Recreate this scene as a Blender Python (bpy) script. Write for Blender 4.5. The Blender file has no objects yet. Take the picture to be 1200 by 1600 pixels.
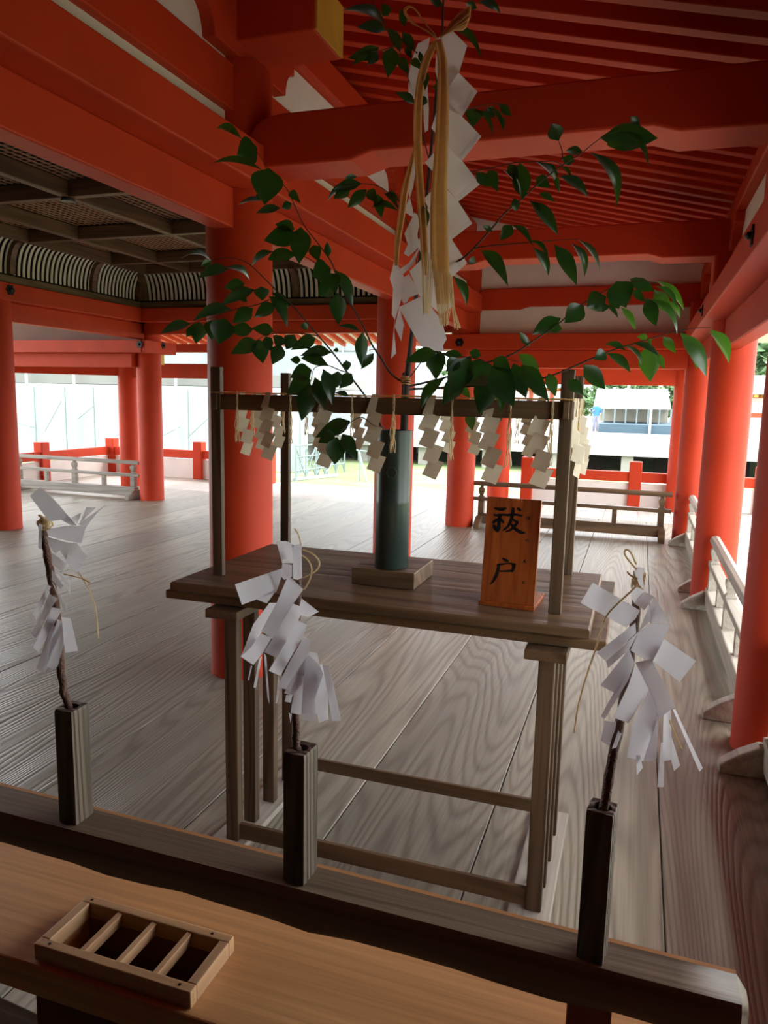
import bpy, math, random
from mathutils import Vector, Matrix, noise
PI = math.pi
C = bpy.context.scene.collection
S = bpy.context.scene
random.seed(7)
# ---------------------------------------------------------------- camera (1200 x 1600)
F, YAW, PITCH, ROLL, H = 1164.2, 0.32515, 0.15147, 0.02195, 1.45
_f = Vector((-math.sin(YAW)*math.cos(PITCH), math.cos(YAW)*math.cos(PITCH), -math.sin(PITCH)))
_r = Vector((math.cos(YAW), math.sin(YAW), 0)); _u = _r.cross(_f)
_R = math.cos(ROLL)*_r + math.sin(ROLL)*_u; _U = -math.sin(ROLL)*_r + math.cos(ROLL)*_u
def ray(x, y): return _f*F + _R*(x-600) - _U*(y-800)
def PY(x, y, Y):
    d = ray(x, y); return Vector((0, 0, H)) + d*(Y/d.y)
def PX(x, y, X):
    d = ray(x, y); return Vector((0, 0, H)) + d*(X/d.x)
def PG(x, y, z=0.0):
    d = ray(x, y); return Vector((0, 0, H)) + d*((z-H)/d.z)
cam = bpy.data.cameras.new('camera'); camo = bpy.data.objects.new('camera', cam); C.objects.link(camo)
cam.sensor_fit = 'HORIZONTAL'; cam.sensor_width = 36; cam.lens = F/1200*36; cam.clip_start = .02; cam.clip_end = 500
M = Matrix((( _R.x, _U.x, -_f.x, 0), (_R.y, _U.y, -_f.y, 0), (_R.z, _U.z, -_f.z, H), (0, 0, 0, 1)))
camo.matrix_world = M; S.camera = camo
# ---------------------------------------------------------------- mesh builder
class MB:
    def __init__(s): s.v = []; s.f = []
    def add(s, vs, fs):
        n = len(s.v); s.v += [tuple(v) for v in vs]; s.f += [tuple(i+n for i in f) for f in fs]; return s
    def box(s, x0, x1, y0, y1, z0, z1, m=None):
        vs = [Vector((x, y, z)) for z in (z0, z1) for y in (y0, y1) for x in (x0, x1)]
        if m is not None: vs = [m @ v for v in vs]
        return s.add(vs, [(0, 2, 3, 1), (4, 5, 7, 6), (0, 1, 5, 4), (2, 6, 7, 3), (0, 4, 6, 2), (1, 3, 7, 5)])
    def beam(s, a, b, w, h, up=Vector((0, 0, 1))):
        a = Vector(a); b = Vector(b); d = (b-a).normalized()
        if abs(d.dot(up)) > .98: up = Vector((0, 1, 0))
        x = d.cross(up).normalized(); z = x.cross(d)
        vs = [p + x*sx*w/2 + z*sz*h/2 for p in (a, b) for sz in (-1, 1) for sx in (-1, 1)]
        return s.add(vs, [(0, 2, 3, 1), (4, 5, 7, 6), (0, 1, 5, 4), (2, 6, 7, 3), (0, 4, 6, 2), (1, 3, 7, 5)])
    def prism(s, pts, ext):          # closed polygon (3-D, one plane) extruded by ext
        n = len(pts); e = Vector(ext)
        vs = [Vector(p) for p in pts] + [Vector(p)+e for p in pts]
        fs = [tuple(range(n-1, -1, -1)), tuple(range(n, 2*n))] + [(i, (i+1) % n, (i+1) % n+n, i+n) for i in range(n)]
        return s.add(vs, fs)
    def tube(s, pts, rad, n=10, cap=True):
        pts = [Vector(p) for p in pts]
        if not isinstance(rad, (list, tuple)): rad = [rad]*len(pts)
        vs = []; ref = None
        for i, p in enumerate(pts):
            d = (pts[min(i+1, len(pts)-1)] - pts[max(i-1, 0)])
            d = d.normalized() if d.length > 1e-9 else Vector((0, 0, 1))
            if ref is None: ref = Vector((1, 0, 0)) if abs(d.x) < .9 else Vector((0, 1, 0))
            x = (ref - d*ref.dot(d)).normalized(); y = d.cross(x); ref = x
            for k in range(n):
                a = 2*PI*k/n; vs.append(p + (x*math.cos(a) + y*math.sin(a))*rad[i])
        fs = [(i*n+k, i*n+(k+1) % n, (i+1)*n+(k+1) % n, (i+1)*n+k) for i in range(len(pts)-1) for k in range(n)]
        if cap: fs += [tuple(range(n-1, -1, -1)), tuple(range((len(pts)-1)*n, len(pts)*n))]
        return s.add(vs, fs)
    def lathe(s, prof, c=(0, 0, 0), n=48):    # prof: (r, z)
        vs = [(c[0]+r*math.cos(2*PI*k/n), c[1]+r*math.sin(2*PI*k/n), c[2]+z) for r, z in prof for k in range(n)]
        fs = [(i*n+k, i*n+(k+1) % n, (i+1)*n+(k+1) % n, (i+1)*n+k) for i in range(len(prof)-1) for k in range(n)]
        fs += [tuple(range(n-1, -1, -1)), tuple(range((len(prof)-1)*n, len(prof)*n))]
        return s.add(vs, fs)
    def grid(s, rows):                # rows of points -> quads
        n = len(rows[0]); vs = [p for r in rows for p in r]
        return s.add(vs, [(i*n+k, i*n+k+1, (i+1)*n+k+1, (i+1)*n+k) for i in range(len(rows)-1) for k in range(n-1)])
    def build(s, name, m, parent=None, bevel=0, smooth=False, loc=None, solid=0, seg=2):
        me = bpy.data.meshes.new(name)
        vs = s.v
        if parent is not None and loc is None:
            o0 = parent.location; vs = [(v[0]-o0.x, v[1]-o0.y, v[2]-o0.z) for v in vs]
        elif loc is not None: vs = [(v[0]-loc[0], v[1]-loc[1], v[2]-loc[2]) for v in vs]
        me.from_pydata(vs, [], s.f); me.update()
        if smooth:
            for p in me.polygons: p.use_smooth = True
            if smooth == 'auto': me.set_sharp_from_angle(angle=math.radians(40))
        me.materials.append(m)
        o = bpy.data.objects.new(name, me); C.objects.link(o)
        if parent is not None: o.parent = parent
        if loc is not None:
            o.location = loc
            if parent is not None: o.location = Vector(loc) - parent.location
        if solid:
            q = o.modifiers.new('thick', 'SOLIDIFY'); q.thickness = solid; q.offset = 0
        if bevel:
            b = o.modifiers.new('bevel', 'BEVEL'); b.width = bevel; b.segments = seg; b.limit_method = 'ANGLE'; b.angle_limit = math.radians(35)
            b.harden_normals = False
        return o
def tag(o, label, cat, group=None, kind=None):
    if label: o['label'] = label
    if cat: o['category'] = cat
    if group: o['group'] = group
    if kind: o['kind'] = kind
    return o
def thing(name, label, cat, loc=(0, 0, 0), group=None):
    o = bpy.data.objects.new(name, None); C.objects.link(o); o.location = loc; o.empty_display_size = .1
    return tag(o, label, cat, group)
def struct(o, label=None):
    o['kind'] = 'structure'
    if label: o['label'] = label; 
    return o
def dup(root, loc, label=None, group=None, rz=None):
    r = root.copy(); C.objects.link(r); r.location = loc
    if rz is not None: r.rotation_euler = (0, 0, rz)
    if label: r['label'] = label
    if group: r['group'] = group
    for ch in list(root.children):
        c = ch.copy(); C.objects.link(c); c.parent = r
        for g in list(ch.children):
            d = g.copy(); C.objects.link(d); d.parent = c
    return r
# ---------------------------------------------------------------- materials
def newmat(name):
    m = bpy.data.materials.new(name); m.use_nodes = True
    nt = m.node_tree; b = nt.nodes['Principled BSDF']; return m, nt, b
def node(nt, t, **kw):
    n = nt.nodes.new(t)
    for k, v in kw.items():
        if k.startswith('i_'): n.inputs[k[2:].replace('_', ' ')].default_value = v
        else: setattr(n, k, v)
    return n
def ramp(nt, src, stops):
    r = nt.nodes.new('ShaderNodeValToRGB'); e = r.color_ramp.elements
    while len(e) < len(stops): e.new(.5)
    for i, (p, c) in enumerate(stops):
        e[i].position = p; e[i].color = (*c, 1) if len(c) == 3 else c
    nt.links.new(src, r.inputs[0]); return r.outputs[0]
def paint(name, col, rough=.5, var=.12, scale=3, bump=.05, spec=.5, trans=0):
    m, nt, b = newmat(name); L = nt.links
    tc = node(nt, 'ShaderNodeTexCoord')
    n = node(nt, 'ShaderNodeTexNoise'); n.inputs['Scale'].default_value = scale; n.inputs['Detail'].default_value = 6
    L.new(tc.outputs['Object'], n.inputs['Vector'])
    c2 = tuple(min(1, c*(1+var)) for c in col); c1 = tuple(c*(1-var) for c in col)
    L.new(ramp(nt, n.outputs['Fac'], [(.3, c1), (.7, c2)]), b.inputs['Base Color'])
    b.inputs['Roughness'].default_value = rough; b.inputs['Specular IOR Level'].default_value = spec
    if bump:
        n2 = node(nt, 'ShaderNodeTexNoise'); n2.inputs['Scale'].default_value = scale*14; n2.inputs['Detail'].default_value = 3
        L.new(tc.outputs['Object'], n2.inputs['Vector'])
        bp = node(nt, 'ShaderNodeBump'); bp.inputs['Strength'].default_value = bump; bp.inputs['Distance'].default_value = .01
        L.new(n2.outputs['Fac'], bp.inputs['Height']); L.new(bp.outputs[0], b.inputs['Normal'])
    if trans:
        tr = node(nt, 'ShaderNodeBsdfTranslucent'); tr.inputs['Color'].default_value = (*[min(1, c*1.0) for c in col], 1)
        mx = node(nt, 'ShaderNodeMixShader'); mx.inputs[0].default_value = trans
        L.new(b.outputs[0], mx.inputs[1]); L.new(tr.outputs[0], mx.inputs[2])
        L.new(mx.outputs[0], nt.nodes['Material Output'].inputs[0])
    return m
def wood(name, dark, light, axis='Y', freq=9, rough=.5, bump=.25, across=3.0, along=.22, planks=False, ringc=.45, spec=.4, mid=None):
    """grain = contour lines of a noise field stretched along the board"""
    m, nt, b = newmat(name); L = nt.links
    tc = node(nt, 'ShaderNodeTexCoord')
    src = tc.outputs['Object']
    if planks:
        at = node(nt, 'ShaderNodeAttribute'); at.attribute_name = 'board'; at.attribute_type = 'GEOMETRY'
        ml = node(nt, 'ShaderNodeVectorMath', operation='SCALE'); ml.inputs['Scale'].default_value = 37.0
        L.new(at.outputs['Vector'], ml.inputs[0])
        ad = node(nt, 'ShaderNodeVectorMath', operation='ADD'); L.new(src, ad.inputs[0]); L.new(ml.outputs[0], ad.inputs[1]); src = ad.outputs[0]
    mp = node(nt, 'ShaderNodeMapping')
    sc = [across, across, across]; sc['XYZ'.index(axis)] = along
    mp.inputs['Scale'].default_value = sc; L.new(src, mp.inputs['Vector'])
    n = node(nt, 'ShaderNodeTexNoise'); n.inputs['Scale'].default_value = 1; n.inputs['Detail'].default_value = 2.5; n.inputs['Roughness'].default_value = .35
    L.new(mp.outputs[0], n.inputs['Vector'])
    k = node(nt, 'ShaderNodeMath', operation='MULTIPLY'); k.inputs[1].default_value = freq*2*PI; L.new(n.outputs['Fac'], k.inputs[0])
    sn = node(nt, 'ShaderNodeMath', operation='SINE'); L.new(k.outputs[0], sn.inputs[0])
    mr = node(nt, 'ShaderNodeMapRange'); mr.inputs['From Min'].default_value = -1; mr.inputs['From Max'].default_value = 1
    L.new(sn.outputs[0], mr.inputs['Value'])
    pw = node(nt, 'ShaderNodeMath', operation='POWER'); pw.inputs[1].default_value = 2.2; L.new(mr.outputs[0], pw.inputs[0])
    # fibres
    mp2 = node(nt, 'ShaderNodeMapping'); sc2 = [90, 90, 90]; sc2['XYZ'.index(axis)] = 2.2; mp2.inputs['Scale'].default_value = sc2; L.new(src, mp2.inputs['Vector'])
    n2 = node(nt, 'ShaderNodeTexNoise'); n2.inputs['Scale'].default_value = 1; n2.inputs['Detail'].default_value = 4; L.new(mp2.outputs[0], n2.inputs['Vector'])
    n3 = node(nt, 'ShaderNodeTexNoise'); n3.inputs['Scale'].default_value = 1.1; n3.inputs['Detail'].default_value = 5; L.new(mp.outputs[0], n3.inputs['Vector'])
    base = ramp(nt, n3.outputs['Fac'], [(.28, tuple(.5*(a+c) for a, c in zip(dark, light)) if mid is None else mid), (.72, light)])
    mx = node(nt, 'ShaderNodeMix', data_type='RGBA', blend_type='MIX')
    mu = node(nt, 'ShaderNodeMath', operation='MULTIPLY'); mu.inputs[1].default_value = ringc; L.new(pw.outputs[0], mu.inputs[0])
    L.new(mu.outputs[0], mx.inputs['Factor']); L.new(base, mx.inputs['A']); mx.inputs['B'].default_value = (*dark, 1)
    f2 = ramp(nt, n2.outputs['Fac'], [(.25, (.78, .78, .78)), (.75, (1.14, 1.14, 1.14))])
    mm = node(nt, 'ShaderNodeMix', data_type='RGBA', blend_type='MULTIPLY'); mm.inputs['Factor'].default_value = 1
    L.new(mx.outputs['Result'], mm.inputs['A']); L.new(f2, mm.inputs['B']); out = mm.outputs['Result']
    if planks:
        hs = node(nt, 'ShaderNodeHueSaturation'); L.new(out, hs.inputs['Color'])
        mr2 = node(nt, 'ShaderNodeMapRange'); mr2.inputs['To Min'].default_value = .82; mr2.inputs['To Max'].default_value = 1.15
        L.new(at.outputs['Fac'], mr2.inputs['Value']); L.new(mr2.outputs[0], hs.inputs['Value']); out = hs.outputs[0]
    L.new(out, b.inputs['Base Color'])
    b.inputs['Roughness'].default_value = rough; b.inputs['Specular IOR Level'].default_value = spec
    if bump:
        h = node(nt, 'ShaderNodeMath', operation='MULTIPLY_ADD'); h.inputs[1].default_value = -.7; L.new(pw.outputs[0], h.inputs[0]); L.new(n2.outputs['Fac'], h.inputs[2])
        bp = node(nt, 'ShaderNodeBump'); bp.inputs['Strength'].default_value = bump; bp.inputs['Distance'].default_value = .004
        L.new(h.outputs[0], bp.inputs['Height']); L.new(bp.outputs[0], b.inputs['Normal'])
    return m
RED = paint('vermilion paint', (.50, .043, .012), .55, .10, 2.5, .05, .20)
WHITEP = paint('white plaster', (.74, .70, .66), .85, .05, 4, .05)
YEL = paint('ochre paint', (.62, .36, .04), .6, .1, 8, 0)
FLOOR = wood('weathered floorboards', (.15, .130, .095), (.37, .340, .265), 'Y', 58, .42, .35, 1.9, .14, True, .58, .4, (.25, .228, .175))
DECK = wood('pale deck boards', (.42, .40, .36), (.66, .63, .58), 'Y', 12, .6, .3, 2.2, .25, True, .4)  # lighter boards than the hall floor
OLDX = wood('old brown wood along x', (.045, .026, .014), (.20, .125, .068), 'X', 8, .42, .3, 4, .3, False, .5, .3)
OLDY = wood('old brown wood along y', (.045, .026, .014), (.20, .125, .068), 'Y', 8, .45, .3, 5, .4, False, .5, .3)
OLDZ = wood('old brown wood upright shaded', (.045, .028, .016), (.145, .095, .056), 'Z', 8, .5, .3, 10, .7, False, .5, .25)  # darker than the other old wood, standing for shade on front faces
GRYX = wood('grey weathered wood along x', (.17, .15, .125), (.37, .335, .285), 'X', 7, .6, .3, 7, .4, False, .5)
GRYY = wood('grey weathered wood along y', (.26, .23, .19), (.50, .455, .38), 'Y', 7, .6, .3, 7, .4, False, .4)
RAILX = wood('rail beam wood', (.095, .068, .042), (.30, .235, .155), 'X', 9, .48, .3, 9, .4, False, .45, .3)
HOLDZ = wood('holder wood', (.045, .031, .02), (.20, .155, .115), 'Z', 11, .5, .5, 14, .8, False, .7)
HINX = wood('fresh cypress along x', (.46, .21, .08), (.74, .42, .18), 'X', 10, .45, .12, 2.4, .28, False, .35, .3)
TRAYX = wood('tray wood along x', (.34, .17, .075), (.62, .38, .19), 'X', 6, .5, .15, 9, .6, False, .4)
TRAYY = wood('tray wood along y', (.34, .17, .075), (.64, .41, .22), 'Y', 6, .5, .15, 9, .6, False, .4)
SIGNW = wood('orange varnished board', (.22, .035, .008), (.42, .11, .02), 'Z', 4, .22, .05, 22, .8, False, .5, .6)
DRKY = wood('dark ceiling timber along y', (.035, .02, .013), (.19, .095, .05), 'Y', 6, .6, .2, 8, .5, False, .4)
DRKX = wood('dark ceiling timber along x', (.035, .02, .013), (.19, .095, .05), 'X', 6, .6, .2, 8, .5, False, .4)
LATT = paint('lattice timber', (.34, .17, .10), .7, .15, 6, 0)
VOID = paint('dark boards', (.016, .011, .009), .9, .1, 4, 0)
SLAT = paint('pale cove slat', (.66, .59, .50), .8, .08, 6, 0)
METAL = paint('blackened metal', (.02, .02, .022), .4, .2, 20, 0)
METAL.node_tree.nodes['Principled BSDF'].inputs['Metallic'].default_value = .7
INK = paint('brush ink', (.006, .006, .008), .35, .1, 20, 0)
PAPER = paint('white paper', (.95, .94, .97), .7, .02, 9, .02, .3, .55)
OLDPAPER = paint('aged cream paper', (.74, .66, .53), .75, .06, 9, .03, .3, .4)
HEMP = paint('hemp fibre', (.86, .60, .30), .6, .15, 40, .1, .4, .6)
HEMPL = paint('pale hemp fibre', (.92, .80, .58), .65, .10, 40, .1, .4, .6)
BARK = paint('dark bark', (.045, .028, .02), .6, .4, 40, .5)
BARKR = paint('reddish bark', (.13, .055, .035), .5, .4, 30, .5)
TWIG = paint('twig bark', (.05, .035, .022), .6, .3, 40, .2)
def leafmat(name, col, back):
    m, nt, b = newmat(name); L = nt.links
    tc = node(nt, 'ShaderNodeTexCoord'); n = node(nt, 'ShaderNodeTexNoise'); n.inputs['Scale'].default_value = 18
    L.new(tc.outputs['Object'], n.inputs['Vector'])
    L.new(ramp(nt, n.outputs['Fac'], [(.3, tuple(c*.7 for c in col)), (.7, tuple(c*1.35 for c in col))]), b.inputs['Base Color'])
    b.inputs['Roughness'].default_value = .28; b.inputs['Specular IOR Level'].default_value = .6
    tr = node(nt, 'ShaderNodeBsdfTranslucent'); tr.inputs['Color'].default_value = (*back, 1)
    mx = node(nt, 'ShaderNodeMixShader'); mx.inputs[0].default_value = .3
    L.new(b.outputs[0], mx.inputs[1]); L.new(tr.outputs[0], mx.inputs[2]); L.new(mx.outputs[0], nt.nodes['Material Output'].inputs[0])
    return m
LEAF = leafmat('dark glossy leaf', (.012, .036, .017), (.035, .13, .012))
LEAF2 = leafmat('backlit green leaf', (.025, .075, .022), (.13, .34, .025))  # brighter green put in for leaves lit from behind
# bamboo with a few engraved rings
BAMB = paint('dark green bamboo', (.028, .045, .038), .33, .25, 5, .04)
# ================================================================ THE SETTING
XL, XR, XQ = -1.92, .575, -6.29          # column rows
YS = [-1.70, .84, 3.38, 5.92, 8.46]; YO = 10.96
RC = .161
gaps = [-9.6]
x = -9.6
while x < -3.6: x += random.uniform(.48, .62); gaps.append(x)
gaps = [g for g in gaps if g < -3.4] + [-3.055, -2.575, -1.972, -1.36, -.895, -.40, .165, .70]
def boards(name, xs, y0, y1, z, m, joints=True, t=.05, gap=.004):
    mb = MB(); ids = []
    for i in range(len(xs)-1):
        ys = [y0]
        if joints:
            y = y0 + random.uniform(2, 5)
            while y < y1-1.5: ys.append(y); y += random.uniform(4.5, 6.5)
        ys.append(y1)
        for j in range(len(ys)-1):
            n = len(mb.f)
            mb.box(xs[i]+gap/2, xs[i+1]-gap/2, ys[j]+.001, ys[j+1]-.001, z-t, z)
            ids += [random.random()]*(len(mb.f)-n)
    o = mb.build(name, m, bevel=.003, seg=1)
    a = o.data.attributes.new('board', 'FLOAT', 'FACE')
    for k, v in enumerate(ids): a.data[k].value = v
    return o
struct(boards('floor', gaps, -4.2, 9.72, 0, FLOOR, False), 'grey weathered wide floorboards of the open hall')
dx = [-9.6 + .42*i for i in range(30)]
struct(boards('floor', [g for g in dx if g < 2.9], 9.73, 11.42, -.004, DECK), 'pale boards of the outer veranda')
struct(boards('floor', [.705, 1.12, 1.54, 1.96, 2.4], -4.2, 9.72, -.004, DECK), 'pale boards outside the right row of columns')
# under-floor edge beam
tag(MB().box(-9.6, 2.6, 11.36, 11.44, -.35, -.06).build('edge_beam', GRYX), 'grey beam under the outer edge of the veranda', 'beam')

def column(x, y, h, label, r=RC, group=None):
    o = MB().lathe([(r+.002, 0), (r+.002, .01), (r, .02), (r, h-.05), (r*.93, h)], (x, y, 0)).build('column', RED, smooth='auto', loc=(x, y, 0))
    return tag(o, label, 'column', group)
column(XL, YS[2], 2.975, 'big vermilion column behind the left end of the offering table')
column(XL, YS[3], 2.975, 'vermilion column directly behind the dark bamboo vase')
column(XL, YS[4], 2.975, 'vermilion column at the left end of the far railing')
column(XR+.045, YS[2], 2.185, 'nearest vermilion column on the right, cut by the photo edge', .15)
column(XR+.025, YS[3], 2.185, 'second vermilion column on the right, between the two side railings', .15)
column(XR-.01, YS[4]+.03, 2.185, 'third vermilion column on the right, at the corner of the two railings', .15)
column(XQ, YS[4]+.17, 2.5, 'vermilion column at the right end of the left railing')
column(XQ, 6.10, 2.5, 'vermilion column at the left edge of the photo')
column(XL, YO, 2.1, 'vermilion outer column behind the small wooden sign')
column(XR, YO, 2.1, 'vermilion outer column farthest along the right row')
column(-7.56, 9.84, 2.4, 'vermilion outer column behind the left railing, beside its right end', .155)
column(-9.12, 8.72, 2.4, 'vermilion outer column at the left end of the left railing')
column(-5.25, 9.84, 2.4, 'vermilion outer column hidden behind the big left column', .155)
column(XL, YS[1], 2.975, 'vermilion column of the left row nearest the camera, out of view')
column(XR, YS[1]-.3, 2.6, 'vermilion column of the right row beside the camera, out of view')

def beamx(name, x0, x1, y, t, z0, z1, label, m=RED, cat='beam', bev=.008):
    return tag(MB().box(x0, x1, y-t, y+t, z0, z1).build(name, m, bevel=bev), label, cat)
def beamy(name, y0, y1, x, t, z0, z1, label, m=RED, cat='beam', bev=.008):
    return tag(MB().box(x-t, x+t, y0, y1, z0, z1).build(name, m, bevel=bev), label, cat)
def nailcover(parent, p, axis, r=.045):
    """six-petalled black metal nail cover lying on a face whose normal is axis"""
    n = Vector(axis); u = Vector((0, 0, 1)); w = n.cross(u)
    mb = MB(); pts = []
    for k in range(36):
        a = 2*PI*k/36; rr = r*(1 + .13*math.cos(6*a)); pts.append(p + w*rr*math.cos(a) + u*rr*math.sin(a))
    mb.prism(pts, n*.008)
    mb.tube([p+n*.006, p+n*.022, p+n*.03], [r*.42, r*.36, r*.12], 14)
    return mb.build('nail_cover', METAL, parent, smooth='auto')
# ---- left row (between hall and aisle)
o = beamy('nageshi_beam', -4.2, 8.30, XL, .205, 2.405, 2.585, 'broad upper vermilion beam running over the left row of columns')
for s, (a, b) in enumerate([(-4.2, YS[2]-.14), (YS[2]+.14, YS[3]-.14), (YS[3]+.14, YS[4]-.14)]):
    beamy('tie_beam', a, b, XL, .055, 2.225, 2.405, ['lower vermilion tie beam ending at the big left column', 'lower vermilion tie beam between the big left column and the column behind the vase', 'lower vermilion tie beam beyond the column behind the vase'][s])
for s, (a, b) in enumerate([(-4.2, YS[2]-.13), (YS[2]+.13, YS[3]-.13), (YS[3]+.13, YS[4]-.13)]):
    beamy('wall_beam', a, b, XL, .06, 2.74, 2.94, ['vermilion wall beam above the white strip at the upper left', 'vermilion wall beam behind the nose beam bracket', 'vermilion wall beam in the far left bay above the tie beams'][s])
struct(MB().box(XL-.02, XL+.02, -4.2, 8.4, 2.59, 3.20).build('wall_left', WHITEP), 'white plaster panels above the left row of beams')
def bracket_arm_y(x, y, z0, z1, half, t, label):
    # boat-shaped arm: flat top, lower corners swept up
    pr = []
    for k in range(9):
        a = k/8*PI/2; pr.append((-half + .13*(1-math.sin(a)) - .0, z0 + .12*(1-math.cos(a))*1.0))
    pr = [(-half, z1), (-half, z0+.13)] + [(-half + .10*math.sin(k/6*PI/2), z0+.13-.13*(1-math.cos(k/6*PI/2))) for k in range(1, 7)]
    full = pr + [(-a, b) for a, b in reversed(pr)]
    pts = [Vector((x-t, y+a, b)) for a, b in full]
    return tag(MB().prism(pts, (2*t, 0, 0)).build('bracket_arm', RED, bevel=.006), label, 'bracket')
names = ['out of view near the camera', 'above the big left column', 'above the column behind the vase', 'above the column at the left end of the far railing']
for i, yy in enumerate([YS[1], YS[2], YS[3], YS[4]]):
    bracket_arm_y(XL, yy, 2.975, 3.20, .44, .085, 'vermilion boat-shaped bracket arm ' + names[i])
beamy('purlin', -4.2, 8.44, XL, .085, 3.205, 3.37, 'vermilion purlin carrying the upper ends of the rafters')
# nose beams with ochre ends
for i, yy in enumerate([YS[2], YS[3]]):
    t = thing('nose_beam', ['vermilion nose beam with an ochre end face above the big left column', 'vermilion nose beam behind the front cross beam, above the column behind the vase'][i], 'beam', (XL, yy, 3.03))
    MB().box(XL-.5, XL+.465, yy-.155, yy+.155, 3.03, 3.26).build('nose', RED, t, bevel=.008)
    e = MB().box(XL+.465, XL+.475, yy-.15, yy+.15, 3.035, 3.255).build('end_face', YEL, t)
    e['label'] = 'ochre painted end face'
# ---- cross beams (arched underside)
def cross_beam(y, t, z0, z1, x0, x1, label, rise=.03):
    xs = [(x0, z0+.06), (x0+.03, z0), (x0+.50, z0), (x0+.60, z0+rise), (x1-.60, z0+rise), (x1-.50, z0), (x1, z0)]
    top = [(x1, z1), (x0+.16, z1)] + [(x0+.16-.16*math.sin(k/5*PI/2), z1-.10*(1-math.cos(k/5*PI/2))) for k in range(1, 6)]
    pts = [Vector((a, y-t, b)) for a, b in xs+top]
    return tag(MB().prism(pts, (0, 2*t, 0)).build('cross_beam', RED, bevel=.01), label, 'beam')
cross_beam(YS[1], .13, 2.49, 2.72, XL+.1, XR, 'vermilion cross beam overhead near the camera, out of view')
cross_beam(YS[2], .13, 2.49, 2.715, XL+.13, XR, 'near vermilion cross beam spanning the aisle behind the big paper streamer')
cross_beam(YS[3], .13, 2.47, 2.715, XL+.13, XR, 'second vermilion cross beam spanning the aisle, farther back')
cross_beam(YS[4], .07, 2.44, 2.665, XL+.1, XR, 'third vermilion cross beam on the white end wall')
# ---- right row
o = beamy('nageshi_beam', -4.2, 8.30, XR, .20, 2.045, 2.19, 'upper vermilion beam with black nail covers over the right row')
for yy in YS[1:4] + [8.2]: nailcover(o, Vector((XR-.20, yy, 2.118)), (-1, 0, 0), .04)
for s, (a, b) in enumerate([(-4.2, YS[2]-.14), (YS[2]+.14, YS[3]-.14), (YS[3]+.14, YS[4]-.14), (YS[4]+.14, YO-.1)]):
    beamy('tie_beam', a, b, XR, .055, 1.84, 2.045, ['lower vermilion tie beam at the right edge of the photo', 'lower vermilion tie beam between the first and second right columns', 'lower vermilion tie beam between the second and third right columns', 'lower vermilion tie beam from the third right column outward'][s])
struct(MB().box(XR-.02, XR+.02, -4.2, 8.4, 2.195, 2.695).build('wall_right', WHITEP), 'white plaster strip above the right row of beams')
beamy('purlin', -4.2, 8.44, XR-.005, .075, 2.70, 2.81, 'vermilion purlin carrying the lower ends of the rafters')
beamy('wall_beam', -4.2, 8.4, XR, .05, 2.36, 2.5, 'thin vermilion wall beam high over the right row')
for i, yy in enumerate([YS[1], YS[2], YS[3], YS[4]]):
    bracket_arm_y(XR, yy, 2.5, 2.70, .42, .08, 'vermilion boat-shaped bracket arm ' + ['over the right row beside the camera', 'over the nearest right column', 'over the second right column', 'over the third right column'][i])
    tag(MB().box(XR-.16, XR+.1, yy-.13, yy+.13, 2.19, 2.5).build('bearing_block', RED, bevel=.02), 'square vermilion bearing block ' + ['over the right row beside the camera', 'over the nearest right column', 'over the second right column', 'over the third right column'][i], 'bracket')
# ---- end wall of the aisle at Y = 8.46
struct(MB().box(XL, XR, YS[4]-.02, YS[4]+.02, 2.16, 3.5).build('wall_back', WHITEP), 'white plaster end wall of the aisle above the far beam')
o = beamx('nageshi_beam', XL-.42, XR+.2, YS[4]-.02, .18, 2.005, 2.17, 'upper vermilion beam with a black nail cover at the far end of the aisle')
nailcover(o, PY(718, 535, YS[4]-.20), (0, -1, 0), .045)
beamx('tie_beam', XL+.14, XR-.14, YS[4], .055, 1.815, 2.005, 'lower vermilion tie beam at the far end of the aisle')
# ---- rafters + roof boards of the aisle
def zr(x): return 2.845 + .24*(.5-x)
mb = MB(); XA, XB = XL-.05, 1.75
ctr = Vector((XR, 0, zr(XR)))
vs = []
for y in (-.035, .035):
    for (xx, dz) in ((XA, 0), (XB, 0), (XB, .085), (XA, .085)): vs.append((xx, y, zr(xx)+dz))
mb.add(vs, [(0, 1, 2, 3), (7, 6, 5, 4), (0, 4, 5, 1), (1, 5, 6, 2), (2, 6, 7, 3), (3, 7, 4, 0)])
r0 = mb.build('rafter', RED, bevel=.004, seg=1, loc=(0, 0, 0))
labs = [(-9, .84, 'vermilion rafter overhead near the camera'), (.84, 3.38, 'vermilion rafter in front of the near cross beam'), (3.38, 5.92, 'vermilion rafter between the near and second cross beams'), (5.92, 99, 'vermilion rafter beyond the second cross beam')]
yy = 4.90 - .2*36; first = True
while yy < 8.4:
    lb = [l for a, b, l in labs if a <= yy < b][0]
    if yy > 1.2:
        r = r0 if first else r0.copy()
        if not first: C.objects.link(r)
        first = False; r.location = (0, yy, 0); tag(r, lb, 'rafter', 'rafters: ' + lb)
    yy += .2
mb = MB(); vs = []
for y in (-4.3, 8.5):
    for (xx, dz) in ((XA-.1, .085), (XB+.2, .085), (XB+.2, .14), (XA-.1, .14)): vs.append((xx, y, zr(xx)+dz))
mb.add(vs, [(0, 3, 2, 1), (4, 5, 6, 7), (0, 1, 5, 4), (1, 2, 6, 5), (2, 3, 7, 6), (3, 0, 4, 7)])
struct(mb.build('ceiling', RED), 'vermilion roof boards above the rafters')
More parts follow.
